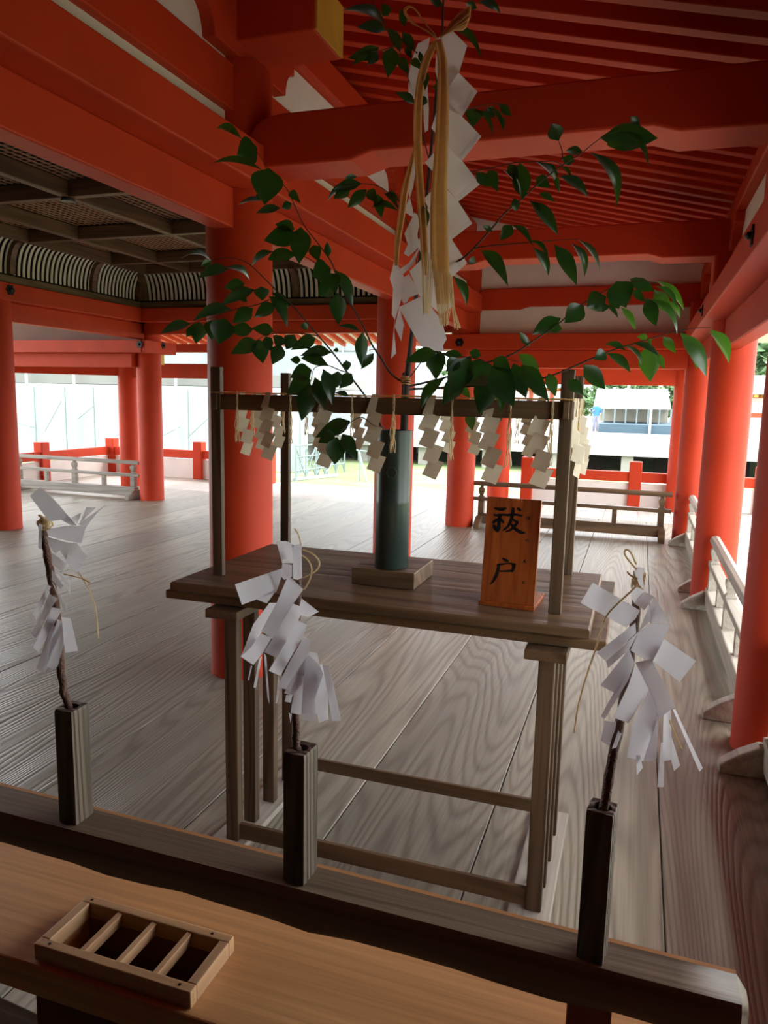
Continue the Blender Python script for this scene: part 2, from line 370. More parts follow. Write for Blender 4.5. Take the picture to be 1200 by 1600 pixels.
# outer roof over the veranda, sloping down away from the hall
def zo(y): return 2.95 - .19*(y-8.46)
mb = MB(); vs = []
for xx in (-9.9, 1.9):
    for (y, dz) in ((8.5, .07), (12.0, .07), (12.0, .13), (8.5, .13)): vs.append((xx, y, zo(y)+dz))
mb.add(vs, [(0, 1, 2, 3), (7, 6, 5, 4), (0, 4, 5, 1), (1, 5, 6, 2), (2, 6, 7, 3), (3, 7, 4, 0)])
struct(mb.build('ceiling', WHITEP), 'pale boards of the outer veranda roof')
mb = MB(); vs = []
for xx in (-.03, .03):
    for (y, dz) in ((8.5, 0), (11.9, 0), (11.9, .07), (8.5, .07)): vs.append((xx, y, zo(y)+dz))
mb.add(vs, [(0, 1, 2, 3), (7, 6, 5, 4), (0, 4, 5, 1), (1, 5, 6, 2), (2, 6, 7, 3), (3, 7, 4, 0)])
r1 = mb.build('eave_rafter', RED); x = -9.4; first = True
while x < -3.0:
    r = r1 if first else r1.copy()
    if not first: C.objects.link(r)
    first = False; r.location = (x, 0, 0); tag(r, 'vermilion eave rafter under the outer veranda roof', 'rafter', 'eave rafters of the veranda'); x += .22
# hall roof over the coffered ceiling
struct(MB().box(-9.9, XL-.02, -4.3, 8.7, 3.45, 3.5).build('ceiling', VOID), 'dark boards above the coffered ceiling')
struct(MB().box(-9.9, 2.4, -4.34, -4.3, 0, 3.5).build('wall_rear_shade', paint('shading wall brown', (.07, .045, .035), .8, .1, 3, 0)), 'unseen wall added behind the camera for shade')  # unseen wall added to keep camera-facing sides in shade
struct(MB().box(.80, .85, -4.3, 1.05, 0, 3.0).build('wall_right_shade', VOID), 'unseen dark wall added right of the camera to block light')  # unseen wall added to block light from the near right
struct(MB().box(.70, .73, 1.06, 3.15, 0, .52).build('wall_right_shade', VOID), 'low dark board added behind the nearest side railing to shade the floor')  # unseen low board added to darken the floor next to it
struct(MB().box(-9.98, -9.9, -4.3, 3.0, 0, 3.5).build('wall_far_left', WHITEP), 'wall far to the left, out of view')
# ---- beams of the hall's far side
o = beamx('nageshi_beam', XQ-.05, XL-.2, YS[4]-.05, .16, 2.345, 2.515, 'upper vermilion beam of the hall between the left column and the column at the railing')
beamx('tie_beam', XQ+.1, XL-.14, YS[4], .055, 2.205, 2.345, 'thin lower vermilion beam of the hall above the open view')
o = beamy('nageshi_beam', 3.0, YS[4]+.12, XQ, .18, 2.345, 2.52, 'upper vermilion beam with a nail cover along the left side of the hall')
nailcover(o, PX(16, 453, XQ+.18), (1, 0, 0), .05)
beamy('tie_beam', 3.0, 6.0, XQ, .055, 2.15, 2.345, 'lower vermilion beam at the left edge of the photo')
beamy('tie_beam', 6.2, YS[4]+.02, XQ, .055, 2.15, 2.345, 'lower vermilion beam along the left side of the hall')
o = beamx('nageshi_beam', -9.3, XQ+.16, YS[4]-.02, .18, 1.965, 2.13, 'vermilion beam with a nail cover above the left railing')
nailcover(o, PY(218, 538, YS[4]-.20), (0, -1, 0), .045)
beamx('tie_beam', -9.3, XQ-.1, YS[4], .055, 1.785, 1.965, 'lower vermilion beam above the left railing')
o = beamy('nageshi_beam', YS[4]-.19, YS[4]+.5, XQ+.04, .17, 1.97, 2.128, 'short vermilion beam end with a nail cover beside the railing column')
nailcover(o, PX(255, 540, XQ+.21), (1, 0, 0), .04)
t = thing('nose_beam', 'small vermilion nose beam with an ochre end under the corner beam', 'beam', (XQ, YS[4]+.3, 1.83))
MB().box(XQ, XQ+.13, YS[4]+.12, YS[4]+.32, 1.83, 1.96).build('nose', RED, t); MB().box(XQ+.13, XQ+.14, YS[4]+.12, YS[4]+.32, 1.83, 1.96).build('end_face', YEL, t)
beamx('eave_beam', -9.3, -5.1, 9.84, .06, 2.065, 2.185, 'upper vermilion eave beam seen to the right of the railing column')
beamx('eave_beam', -7.6, -5.1, 9.84, .06, 1.68, 1.895, 'lower vermilion eave beam seen to the right of the railing column')
tag(MB().beam((-9.12, 8.75, 1.79), (-7.56, 9.84, 1.79), .1, .17).build('eave_beam', RED), 'vermilion eave beam beyond the left railing', 'beam')
beamx('eave_beam', XL, XR+.12, YO, .07, 1.70, 1.95, 'vermilion eave beam above the low white fence')
beamy('eave_beam', YS[4]+.15, YO, XL, .06, 1.84, 2.05, 'vermilion beam running outward from the column at the far railing')
struct(MB().box(-9.3, XQ, YS[4]-.02, YS[4]+.02, 2.13, 2.95).build('wall_back', paint('shaded plaster brown', (.20, .10, .075), .8, .1, 3, 0)), 'plaster in shade colour above the beam over the left railing')  # plaster in the dark, its shade put into the brown colour
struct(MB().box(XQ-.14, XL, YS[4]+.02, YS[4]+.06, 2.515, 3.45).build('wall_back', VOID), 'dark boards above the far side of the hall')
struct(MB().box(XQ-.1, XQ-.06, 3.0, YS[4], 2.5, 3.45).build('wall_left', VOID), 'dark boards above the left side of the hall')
# ---- coffered ceiling
ZC = 2.93
cof = thing('coffered_ceiling', 'dark coffered ceiling with fine square lattice panels over the hall', 'ceiling', (-4.2, 5.0, ZC))
gx = [-3.24, -4.31, -5.38, -6.0]; gy = [1.1, 2.38, 3.66, 4.95, 6.30, 7.56, 8.22]
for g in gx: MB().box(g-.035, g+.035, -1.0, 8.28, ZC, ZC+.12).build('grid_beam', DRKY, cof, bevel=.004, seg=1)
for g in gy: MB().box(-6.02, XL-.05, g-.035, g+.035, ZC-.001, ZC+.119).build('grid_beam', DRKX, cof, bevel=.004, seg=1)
cols = [XL-.05] + gx; rws = [-.2] + gy
for i in range(len(cols)-1):
    for j in range(len(rws)-1):
        a, b = cols[i+1]+.035, cols[i]-.035; c, d = rws[j]+.035, rws[j+1]-.035
        mb = MB(); s = .066
        k = a
        while k < b: mb.box(k, k+.014, c, d, ZC+.125, ZC+.131); k += s
        k = c
        while k < d: mb.box(a, b, k, k+.014, ZC+.131, ZC+.137); k += s
        mb.build('lattice_panel', LATT, cof)
p = PG(110, 316, ZC-.02)
MB().lathe([(.02, 0), (.05, .004), (.055, .02), (.03, .03)], (gx[1], gy[3], ZC-.03), 20).build('ceiling_boss', METAL, cof, smooth='auto')
# ---- ribbed cove
def cove_pt(s):       # s 0..1 from wall foot up to ceiling: (inward, z)
    a = s*PI/2; return (.15*(1-math.cos(a)), 2.62 + .33*math.sin(a))
def cove(along, fixed, a0, a1, posts, label):
    t = thing('ribbed_cove', label, 'cove', ((XQ+.1, a0, 2.55) if along == 'Y' else (a0, YS[4]-.12, 2.55)))
    def P(u, s, off=0):
        i, z = cove_pt(s)
        return Vector((fixed+i-off, u, z)) if along == 'Y' else Vector((u, fixed-i+off, z))
    ns = 8
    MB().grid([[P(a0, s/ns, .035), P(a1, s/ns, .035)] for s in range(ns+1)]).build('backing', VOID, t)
    ed = sorted(posts)
    for p in ed:
        mb = MB()
        for s in range(ns):
            A, B = P(p, s/ns, -.015), P(p, (s+1)/ns, -.015); mb.beam(A, B, .07, .07, Vector((1, 0, 0)) if along == 'X' else Vector((0, 1, 0)))
        mb.build('cove_rib', DRKY, t)
    lim = [a0]+ed+[a1]
    for q in range(len(lim)-1):
        mb = MB(); u = lim[q]+.05; any_ = False
        while u < lim[q+1]-.04:
            any_ = True
            rows = []
            for s in range(ns+1):
                rows.append([P(u, s/ns, 0), P(u+.031, s/ns, 0)])
            mb.grid(rows); rows = []
            for s in range(ns+1): rows.append([P(u+.031, s/ns, 0), P(u+.031, s/ns, .008)])
            mb.grid(rows); rows = []
            for s in range(ns+1): rows.append([P(u, s/ns, .008), P(u, s/ns, 0)])
            mb.grid(rows); u += .0655
        if any_: mb.build('slat_panel', SLAT, t)
    if along == 'Y':
        MB().box(fixed-.03, fixed+.03, a0, a1, 2.52, 2.60).build('sill_board', OLDY, t)
    else:
        MB().box(a0, a1, fixed-.03, fixed+.03, 2.52, 2.60).build('sill_board', OLDX, t)
cove('Y', XQ+.10, 3.0, 8.36, [3.75, 5.0, 6.22, 7.43, 8.3], 'ribbed cove of pale slats along the left side of the hall')
cove('X', YS[4]-.12, XQ+.12, XL-.2, [-6.1, -5.05, -3.97, -2.85], 'ribbed cove of pale slats along the far side of the hall')
# ================================================================ RAILINGS
def railpost(mb, x, y, z0, z1, w=.032):
    # square post with a carved waist under the hand rail
    prof = [(w, z0), (w, z1-.12), (w*.62, z1-.105), (w*.8, z1-.085), (w*1.02, z1-.055), (w*1.02, z1-.03), (w*.55, z1-.012), (w*.55, z1)]
    rows = [[(x-r, y-r, z), (x+r, y-r, z), (x+r, y+r, z), (x-r, y+r, z), (x-r, y-r, z)] for r, z in prof]
    mb.grid(rows)
def railing(p, q, label, mat, posts, struts, feet=(1, 1), h=.525, over=.06):
    p = Vector(p); q = Vector(q); d = (q-p).normalized(); nrm = Vector((-d.y, d.x, 0)); L = (q-p).length
    t = thing('railing', label, 'railing', p)
    MB().beam(p + Vector((0, 0, .10)), q + Vector((0, 0, .10)), .09, .12).build('base_rail', mat, t, bevel=.008)
    MB().beam(p + d*-over + Vector((0, 0, .325)), q + d*over + Vector((0, 0, .325)), .065, .04).build('middle_rail', mat, t, bevel=.005)
    A = p - d*over; B = q + d*over
    pts = []; n = 12; up = Vector((0, 0, 1))
    prof = [(-.034, -.022), (.034, -.022), (.036, .0), (.026, .022), (0, .03), (-.026, .022), (-.036, 0)]
    MB().prism([A + nrm*a + up*(h-.025+b) for a, b in prof], B-A).build('hand_rail', mat, t, bevel=.004)
    for s in posts:
        mb = MB(); c = p + d*s*L; railpost(mb, c.x, c.y, .04, h-.05); mb.build('post', mat, t)
    for s in struts:
        c = p + d*s*L; MB().beam(c+Vector((0, 0, .16)), c+Vector((0, 0, .31)), .05, .05).build('strut', mat, t, bevel=.004)
    for k, c in enumerate((p, q)):
        if not feet[k]: continue
        c = c + d*(.02 if k == 0 else -.02)
        pr = [(-.20, 0), (.20, 0), (.20, .035), (.13, .09), (.06, .13), (-.06, .13), (-.13, .09), (-.20, .035)]
        MB().prism([c + nrm*a + up*b - d*.035 for a, b in pr], d*.07).build('foot', mat, t, bevel=.008)
    return t
railing((-1.70, 8.49, 0), (.33, 8.43, 0), 'brown wooden railing at the far end of the aisle behind the sign', OLDX, [.015, .5, .98], [.25, .745])
railing((-8.62, 8.62, 0), (-6.5, 8.58, 0), 'grey wooden railing at the left between two vermilion columns', GRYX, [.02, .5, .975], [.26, .74])
railing((XR, 6.13, 0), (XR, 8.22, 0), 'pale wooden side railing between the second and third right columns', GRYY, [.02, .5, .98], [.26, .74])
railing((XR, 3.62, 0), (XR, 5.68, 0), 'pale wooden side railing between the first and second right columns', GRYY, [.02, .5, .975], [.26, .74])
railing((XR+.02, 1.1, 0), (XR+.02, 3.13, 0), 'wooden side railing at the lower right edge of the photo', GRYY, [.02, .5, .975], [.26, .74])
# ================================================================ LOW FENCE
def fence(p, q, posts, label):
    p = Vector(p); q = Vector(q); d = (q-p).normalized()
    t = thing('low_fence', label, 'fence', p)
    MB().beam(p+Vector((0, 0, .165)), q+Vector((0, 0, .165)), .05, .33).build('white_panel', WHITEP, t)
    MB().beam(p+Vector((0, 0, .42)), q+Vector((0, 0, .42)), .10, .14).build('top_rail', RED, t, bevel=.01)
    for s in posts:
        c = p + d*s; mb = MB().box(c.x-.085, c.x+.085, c.y-.085, c.y+.085, -.004, .64); mb.build('post', RED, t, bevel=.012)
fence((-1.57, 11.15, 0), (2.6, 11.15, 0), [.05, 1.57, 3.2, 4.1], 'low vermilion and white fence at the far end on the right')
fence((-9.0, 11.15, 0), (-5.72, 11.15, 0), [.05, 1.86, 3.2], 'low vermilion and white fence behind the big left column')
fence((-9.0, 8.9, 0), (-9.0, 11.05, 0), [.62], 'low vermilion and white fence beyond the left railing')
# ================================================================ OFFERING TABLE
tb = thing('offering_table', 'dark brown eight-legged wooden offering table with a wide plank top', 'table', (-.70, 2.3, 0))
MB().box(-1.385, -.040, 1.955, 2.665, .808, .835).build('table_top', OLDX, tb, bevel=.004)
for x in (-1.155, -.19):
    MB().box(x-.055, x+.055, 1.905, 2.50, .778, .806).build('leg_bearer', OLDY, tb, bevel=.003)
    MB().box(x-.07, x+.05, 1.90, 2.52, 0, .022).build('foot_board', GRYY, tb, bevel=.004)
    for y in (1.975, 2.09, 2.225, 2.375):
        MB().box(x-.022, x+.022, y-.016, y+.016, .022, .778).build('leg', OLDZ, tb, bevel=.003)
MB().box(-1.133, -.212, 1.967, 1.983, .028, .082).build('stretcher', OLDX, tb, bevel=.003)
MB().box(-1.133, -.212, 2.367, 2.383, .085, .130).build('stretcher', OLDX, tb, bevel=.003)
# upper stand board with bevelled lower edge
sb = MB(); rows = []
for (d, z) in ((-.03, .836), (0, .851), (0, .871), (-.004, .875)):
    x0, x1, y0, y1 = -1.338-d, -.083+d, 1.915-d, 2.585+d; rows.append([(x0, y0, z), (x1, y0, z), (x1, y1, z), (x0, y1, z), (x0, y0, z)])
sb.grid(rows); n = len(sb.v)
sb.f.append((0, 3, 2, 1)); sb.f.append((15, 16, 17, 18))
tag(sb.build('stand_board', OLDX, loc=(-.71, 2.25, .836)), 'thick brown board with slanted edges lying on top of the offering table', 'board')
# ================================================================ FOUR-POST FRAME
fr = thing('rope_frame', 'thin four-post wooden frame standing on the table board around the bamboo vase', 'frame', (-.72, 2.3, .875))
PP = [(-1.251, 2.058), (-.184, 2.036), (-.196, 2.54), (-1.262, 2.56)]
for (x, y) in PP: MB().box(x-.017, x+.017, y-.011, y+.011, .875, 1.535).build('post', OLDZ, fr, bevel=.002)
def rail(a, b, ext=.02):
    a = Vector((*a, 1.428)); b = Vector((*b, 1.428)); d = (b-a).normalized()*ext
    return MB().beam(a-d, b+d, .016, .048)
for i, (a, b) in enumerate(((0, 1), (1, 2), (2, 3), (3, 0))):
    rail(PP[a], PP[b]).build('rail', OLDX if i % 2 == 0 else OLDY, fr, bevel=.002)
mb = MB(); r = random.Random(3)
for a, b in ((0, 1), (1, 2), (2, 3), (3, 0)):
    A = Vector((*PP[a], 1.457)); B = Vector((*PP[b], 1.457)); off = Vector((0, -.012, 0)) if a == 0 else Vector((0, 0, 0))
    mb.tube([A.lerp(B, t/12)+off+Vector((0, 0, r.uniform(-.002, .002))) for t in range(13)], .0022, 6)
for (x, y) in PP:
    mb.tube([(x+.021*math.cos(a), y+.015*math.sin(a), 1.457) for a in [k*PI/4 for k in range(9)]], .0022, 6)
o = mb.build('straw_rope', HEMP, smooth=True); tag(o, 'thin straw rope tied around the top rails of the four-post frame', 'rope')
# ================================================================ VASE ON ITS BLOCK
tag(MB().box(-.815, -.612, 2.115, 2.335, .876, .928).build('vase_block', OLDX, bevel=.003, loc=(-.71, 2.22, .876)), 'square brown wooden block under the bamboo vase', 'block')
VX, VY = -.703, 2.17
v = thing('bamboo_vase', 'tall dark green bamboo tube vase holding the sakaki branch', 'vase', (VX, VY, .93))
MB().lathe([(.050, 0), (.0525, .003), (.0525, .20), (.0535, .205), (.0525, .21), (.053, .425), (.049, .425), (.048, .10), (.046, .09)], (VX, VY, .93), 40).build('tube', BAMB, v, smooth='auto')
mb = MB(); p0 = Vector((VX+.01, VY-.0533, 1.23))
for k in range(6):
    a, b = 2*PI*k/6, 2*PI*(k+1)/6
    mb.tube([p0+Vector((.017*math.cos(a), 0.0008, .017*math.sin(a))), p0+Vector((.017*math.cos(b), 0.0008, .017*math.sin(b)))], .0009, 5)
mb.build('engraved_hexagon', paint('engraving', (.06, .085, .075), .5, .1, 5, 0), v)
# ================================================================ SIGN
sg = thing('name_sign', 'small varnished orange wooden sign with black brush characters standing on the table board', 'sign', (-.32, 2.04, .876))
tilt = math.radians(6)
Ms = Matrix.Translation((-.318, 2.043, .888)) @ Matrix.Rotation(-math.radians(3), 4, 'Z') @ Matrix.Rotation(-tilt, 4, 'X')
MB().box(-.0765, .0765, 0, .012, 0, .295, Ms).build('board', SIGNW, sg, bevel=.0015)
Mb = Matrix.Translation((-.318, 2.043, .876)) @ Matrix.Rotation(-math.radians(3), 4, 'Z')
MB().box(-.079, .079, -.012, .155, 0, .0125, Mb).build('foot', SIGNW, sg, bevel=.0015)
MB().prism([Mb @ Vector((-.006, .013, .012)), Mb @ Vector((-.006, .12, .012)), Mb @ Vector((-.006, .038, .20))], Mb.to_3x3() @ Vector((.012, 0, 0))).build('back_brace', SIGNW, sg)
# brush strokes: pixel positions on the sign face -> face coordinates (u right, v up)
inv = Ms.inverted(); nf = (Ms.to_3x3() @ Vector((0, -1, 0))).normalized(); p0s = Ms @ Vector((0, 0, 0))
def face(x, y):          # crop coordinates of an 8x enlargement that starts at (740, 760)
    d = ray(740+x/8, 760+y/8); o = Vector((0, 0, H)); t = (p0s-o).dot(nf)/d.dot(nf); q = inv @ (o+d*t); return q.x, q.z
def stroke(mb, pts):
    P = [(Vector(face(x, y)), max(w*1.25, 8)/8*.00172) for x, y, w in pts]
    # smooth by subdividing with Catmull-Rom
    Q = []
    for i in range(len(P)-1):
        a, b = P[i], P[i+1]; pa = P[i-1] if i else a; pb = P[i+2] if i+2 < len(P) else b
        for k in range(6):
            t = k/6; c = .5*((2*a[0]) + (b[0]-pa[0])*t + (2*pa[0]-5*a[0]+4*b[0]-pb[0])*t*t + (-pa[0]+3*a[0]-3*b[0]+pb[0])*t**3)
            Q.append((c, a[1]+(b[1]-a[1])*t))
    Q.append(P[-1]); L, R_ = [], []
    for i, (c, w_) in enumerate(Q):
        d = (Q[min(i+1, len(Q)-1)][0]-Q[max(i-1, 0)][0]).normalized(); nn = Vector((-d.y, d.x))*w_/2
        L.append(c+nn); R_.append(c-nn)
    rows = [[Ms @ Vector((p.x, -.0008, p.y)) for p in L], [Ms @ Vector((p.x, -.0008, p.y)) for p in R_]]
    mb.grid(rows)
kan = [  # harai: left part
 [(262, 268, 18), (320, 285, 34), (375, 283, 34), (412, 270, 14)],
 [(250, 352, 14), (300, 362, 30), (350, 352, 24)],
 [(345, 352, 26), (320, 400, 28), (275, 430, 34), (240, 462, 26)],
 [(322, 375, 28), (318, 450, 38), (312, 530, 40), (296, 572, 12)],
 [(330, 395, 20), (365, 440, 30), (385, 452, 14)],
 [(255, 480, 30), (275, 530, 38), (290, 560, 22)],
 # right part
 [(350, 350, 20), (430, 358, 26), (530, 352, 26), (612, 372, 18)],
 [(495, 262, 30), (492, 330, 34), (470, 420, 32), (430, 500, 30), (372, 550, 14)],
 [(478, 405, 22), (540, 440, 22), (556, 430, 10)],
 [(555, 440, 26), (520, 490, 30), (460, 545, 26), (395, 568, 10)],
 [(470, 470, 20), (520, 530, 34), (590, 572, 36), (650, 578, 10)],
 [(548, 270, 26), (575, 290, 34), (590, 308, 18)]]
todo = [[(358, 898, 10), (400, 920, 34), (438, 938, 18)],
 [(290, 982, 20), (360, 972, 18), (440, 962, 16), (500, 975, 30), (535, 975, 10)],
 [(505, 970, 34), (500, 1020, 36), (475, 1070, 26)],
 [(330, 1062, 14), (400, 1058, 22), (480, 1056, 22)],
 [(310, 975, 26), (308, 1040, 34), (285, 1110, 34), (250, 1180, 26), (205, 1228, 10)]]
mb = MB()
for s_ in kan: stroke(mb, s_)
mb.build('brush_character', INK, sg)
mb = MB()
for s_ in todo: stroke(mb, s_)
mb.build('brush_character', INK, sg)
kana = [
 [[(664, 376, 5), (660, 402, 7), (667, 420, 4)], [(680, 387, 5), (712, 383, 6)], [(696, 374, 5), (697, 400, 6), (694, 416, 6), (683, 418, 5), (682, 409, 4), (696, 408, 5), (712, 418, 4)]],
 [[(664, 655, 4), (674, 662, 6)], [(652, 668, 5), (650, 684, 6), (664, 674, 5), (680, 672, 6), (684, 684, 6), (672, 694, 4)]],
 [[(640, 908, 4), (650, 914, 6)], [(624, 928, 5), (646, 922, 6), (632, 942, 6), (616, 956, 5)], [(632, 942, 5), (644, 944, 5), (650, 956, 6), (668, 956, 4)]],
 [[(620, 1180, 5), (628, 1196, 6)], [(652, 1188, 5), (628, 1196, 6), (616, 1210, 6), (630, 1217, 6), (650, 1214, 4)]]]
for kk in kana:
    mb = MB()
    for s_ in kk: stroke(mb, s_)
    mb.build('small_character', INK, sg)
# ================================================================ FOREGROUND: RAIL BEAM WITH HOLDERS
def yb(x, back): return (.788 + (x+.25)*-.024) if back else (.7315 + (x+.25)*-.012)
BT, BB = .868, .823
fb = thing('rail_beam', 'grey brown wooden rail beam in the foreground carrying three upright wand holders', 'rail', (-.7, .77, BB))
mb = MB(); n = 40; rows = []
xs = [-2.2 + (2.2+.135)*i/n for i in range(n+1)]
def sec(x, endk=0):
    rr = random.Random(int(x*1000)); wv = .0018*math.sin(x*23)+.001*math.sin(x*61)
    yf, ybk = yb(x, 0), yb(x, 1)
    if endk: yf += .012; ybk -= .012
    z0 = BB + wv*1.5 + (.004 if endk else 0); z1 = BT - (.006 if endk else 0)
    return [(x, yf+.002, z0), (x, yf, z0+.006), (x, yf+.001, z1-.007), (x, yf+.007, z1), (x, ybk-.003, z1), (x, ybk, z1-.003), (x, ybk, z0), (x, yf+.002, z0)]
rows = [sec(x) for x in xs] + [sec(.143, 1)]
mb.grid(rows); m_ = len(mb.v); mb.f.append(tuple(range(m_-8, m_-1))); mb.f.append(tuple(range(6, -1, -1)))
mb.build('beam', RAILX, fb, smooth='auto')
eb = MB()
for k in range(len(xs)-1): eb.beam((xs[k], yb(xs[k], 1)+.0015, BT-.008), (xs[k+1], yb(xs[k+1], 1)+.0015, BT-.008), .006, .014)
eb.build('lit_edge_strip', HINX, fb)  # fresh-wood strip stands in for light on the beam's back corner
p = MB(); c = PG(920, 1556, .80)
p.box(-.031, .016, .75, .786, .70, .831)
p.build('support_post', paint('faded vermilion', (.30, .07, .04), .6, .1, 4, .1), fb, bevel=.002)
p = MB(); p.box(-1.60, -1.556, .77, .805, .70, .832); p.build('support_post', OLDZ, fb, bevel=.002)
HP = [(-.6985, .7705, .0148, .0175, 0), (-.3565, .7655, .0145, .019, -3), (-.0085, .7545, .0142, .0150, -9)]
HT = [1.030, 1.034, 1.037]
hn = ['left', 'middle', 'right']
holders = []
for i, (hx, hy, a, b, rz_) in enumerate(HP):
    h = thing('wand_holder', '%s upright square wooden holder standing on the foreground rail beam' % hn[i], 'holder', (hx, hy, BT))
    mb = MB(); z0, z1 = BT+.0005, HT[i]
    outer = [(-a, -b), (a, -b), (a, b), (-a, b)]; N = 24; ro = .0095
    def sq(k):
        ang = 2*PI*k/N + PI/4*0; cx, cy = math.cos(ang), math.sin(ang); s_ = 1/max(abs(cx), abs(cy)); s_ = min(s_, 1.34); return cx*s_*a, cy*s_*b
    rows = []
    for z, f in ((z0, 1), (z0+.02, 1), (z1-.004, 1), (z1-.001, .97), (z1, .93)):
        rows.append([(hx+sq(k % N)[0]*f, hy+sq(k % N)[1]*f, z) for k in range(N+1)])
    for z, f in ((z1, 1), (z1-.03, .95)):
        rows.append([(hx+ro*f*math.cos(2*PI*k/N), hy+ro*f*math.sin(2*PI*k/N), z) for k in range(N+1)])
    mb.grid(rows); mb.f.append(tuple(len(mb.v)-2-k for k in range(N)))
    mr_ = Matrix.Translation((hx, hy, 0)) @ Matrix.Rotation(math.radians(rz_), 4, 'Z') @ Matrix.Translation((-hx, -hy, 0)); mb.v = [tuple(mr_ @ Vector(q)) for q in mb.v]
    mb.build('block', HOLDZ, h, smooth='auto'); holders.append(h)
# ================================================================ OFFERING COUNTER AND SLOTTED TRAY
BZ = .70
oc = thing('offering_counter', 'pale new wood counter in the foreground under the rail beam', 'counter', (-.5, .8, 0))
hx0, hx1, hy0, hy1 = -.704, -.482, .709, .795
cm = MB(); cz0, cz1 = BZ-.045, BZ; X0, X1, Y0, Y1 = -1.35, .12, .690, .955
ov = [(X0, Y0), (X1, Y0), (X1, Y1), (X0, Y1)]; iv = [(hx0, hy0), (hx1, hy0), (hx1, hy1), (hx0, hy1)]
cm.add([(x, y, z) for z in (cz0, cz1) for x, y in ov+iv],
       [(8+i, 8+(i+1) % 4, 12+(i+1) % 4, 12+i) for i in range(4)] + [(i, 4+i, 4+(i+1) % 4, (i+1) % 4) for i in range(4)] +
       [(i, (i+1) % 4, 8+(i+1) % 4, 8+i) for i in range(4)] + [(4+i, 12+i, 12+(i+1) % 4, 4+(i+1) % 4) for i in range(4)])
cm.build('counter_top', HINX, oc, bevel=.003)
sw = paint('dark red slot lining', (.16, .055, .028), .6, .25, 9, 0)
bx_ = MB()
bx_.box(hx0-.01, hx0, hy0-.01, hy1+.01, BZ-.13, BZ-.046).box(hx1, hx1+.01, hy0-.01, hy1+.01, BZ-.13, BZ-.046).box(hx0, hx1, hy0-.01, hy0, BZ-.13, BZ-.046).box(hx0, hx1, hy1, hy1+.01, BZ-.13, BZ-.046).box(hx0, hx1, hy0, hy1, BZ-.14, BZ-.13)
bx_.build('coin_box', sw, oc)
ap = paint('shaded counter wood', (.30, .15, .07), .6, .1, 5, .1)
MB().box(-1.1, -.715, .74, .765, .10, BZ-.046).build('side_panel', HINX, oc) if False else None
MB().box(-.735, .06, .815, .835, .02, BZ-.046).build('front_panel', HINX, oc)
MB().box(-.735, -.715, .835, .94, .02, BZ-.046).build('side_panel', HINX, oc)
MB().box(.04, .06, .835, .94, .02, BZ-.046).build('side_panel', HINX, oc)
MB().box(-.715, .04, .92, .94, .02, BZ-.046).build('back_panel', HINX, oc)
for x in (-1.32,): MB().box(x-.02, x+.02, .90, .94, 0, BZ-.046).build('leg', HINX, oc)
MB().box(-.735, .06, .815, .94, .0, .02).build('plinth', HINX, oc)
tx0, tx1, ty0, ty1 = -.7135, -.4725, .699, .8045
tr = thing('slotted_tray', 'shallow wooden slotted tray with slanted dividers set on the pale counter', 'tray', ((tx0+tx1)/2, (ty0+ty1)/2, BZ))
fz = BZ+.024; w_ = .014
for (a, b, c, d, mt) in ((tx0, tx1, ty0, ty0+w_, TRAYX), (tx0, tx1, ty1-w_, ty1, TRAYX), (tx0, tx0+w_, ty0+w_, ty1-w_, TRAYY), (tx1-w_, tx1, ty0+w_, ty1-w_, TRAYY)):
    MB().box(a, b, c, d, BZ+.0005, fz).build('frame_side', mt, tr, bevel=.0015)
MB().box(tx0+w_*.7, tx1-w_*.7, ty1-w_*.98, ty1-w_*.90, BZ-.04, BZ+.018).build('slot_lining', sw, tr)
for k in range(3):
    x = tx0 + (tx1-tx0)*(.27+.235*k)
    a = Matrix.Translation((x, 0, BZ+.0125)) @ Matrix.Rotation(math.radians(8), 4, 'Y')
    MB().box(-.004, .004, ty0+w_, ty1-w_, -.0098, .0098, a).build('divider', TRAYY, tr, bevel=.001)
mb = MB()
for (x, y) in ((tx0+.02, ty0+.007), (tx1-.02, ty0+.007), (tx0+.012, ty1-.007), (tx1-.03, ty1-.007)): mb.lathe([(.0022, 0), (.0022, .0006)], (x, y, fz-.0002), 10)
mb.build('nail_heads', INK, tr)
# weathered bar nearest the viewer
A = PG(-60, 1520, .60); B = PG(150, 1615, .60)
d_ = (B-A)
nb = MB(); nb.beam(A-d_*1.5+Vector((0, -.03, -.02)), B+d_*1.2+Vector((0, -.03, -.02)), .05, .035)
tag(nb.build('weathered_bar', GRYX, bevel=.003), 'weathered dark wooden bar at the bottom left corner of the photo', 'rail')
# ================================================================ SAKAKI BRANCH
R5 = random.Random(5)
def PD(x, y, Y): return PY(x, y, Y)
sk = thing('sakaki_branch', 'tall leafy evergreen sakaki branch standing in the dark bamboo vase', 'plant', (VX, VY, 1.0))
def ppath(pts):       # [(px, py, Y)] -> smooth 3-D points
    P = [PD(*p) for p in pts]; Q = []
    for i in range(len(P)-1):
        a, b = P[i], P[i+1]; pa = P[i-1] if i else a; pb = P[i+2] if i+2 < len(P) else b
        for k in range(4):
            t = k/4; Q.append(.5*((2*a) + (b-pa)*t + (2*pa-5*a+4*b-pb)*t*t + (-pa+3*a-3*b+pb)*t**3))
    Q.append(P[-1]); return Q
def stem(name, pts, r0, r1, mat=TWIG):
    Q = ppath(pts); n = len(Q)
    return MB().tube(Q, [r0+(r1-r0)*i/(n-1) for i in range(n)], 8).build(name, mat, sk, smooth=True)
_vb = Vector((VX, VY, 1.05))
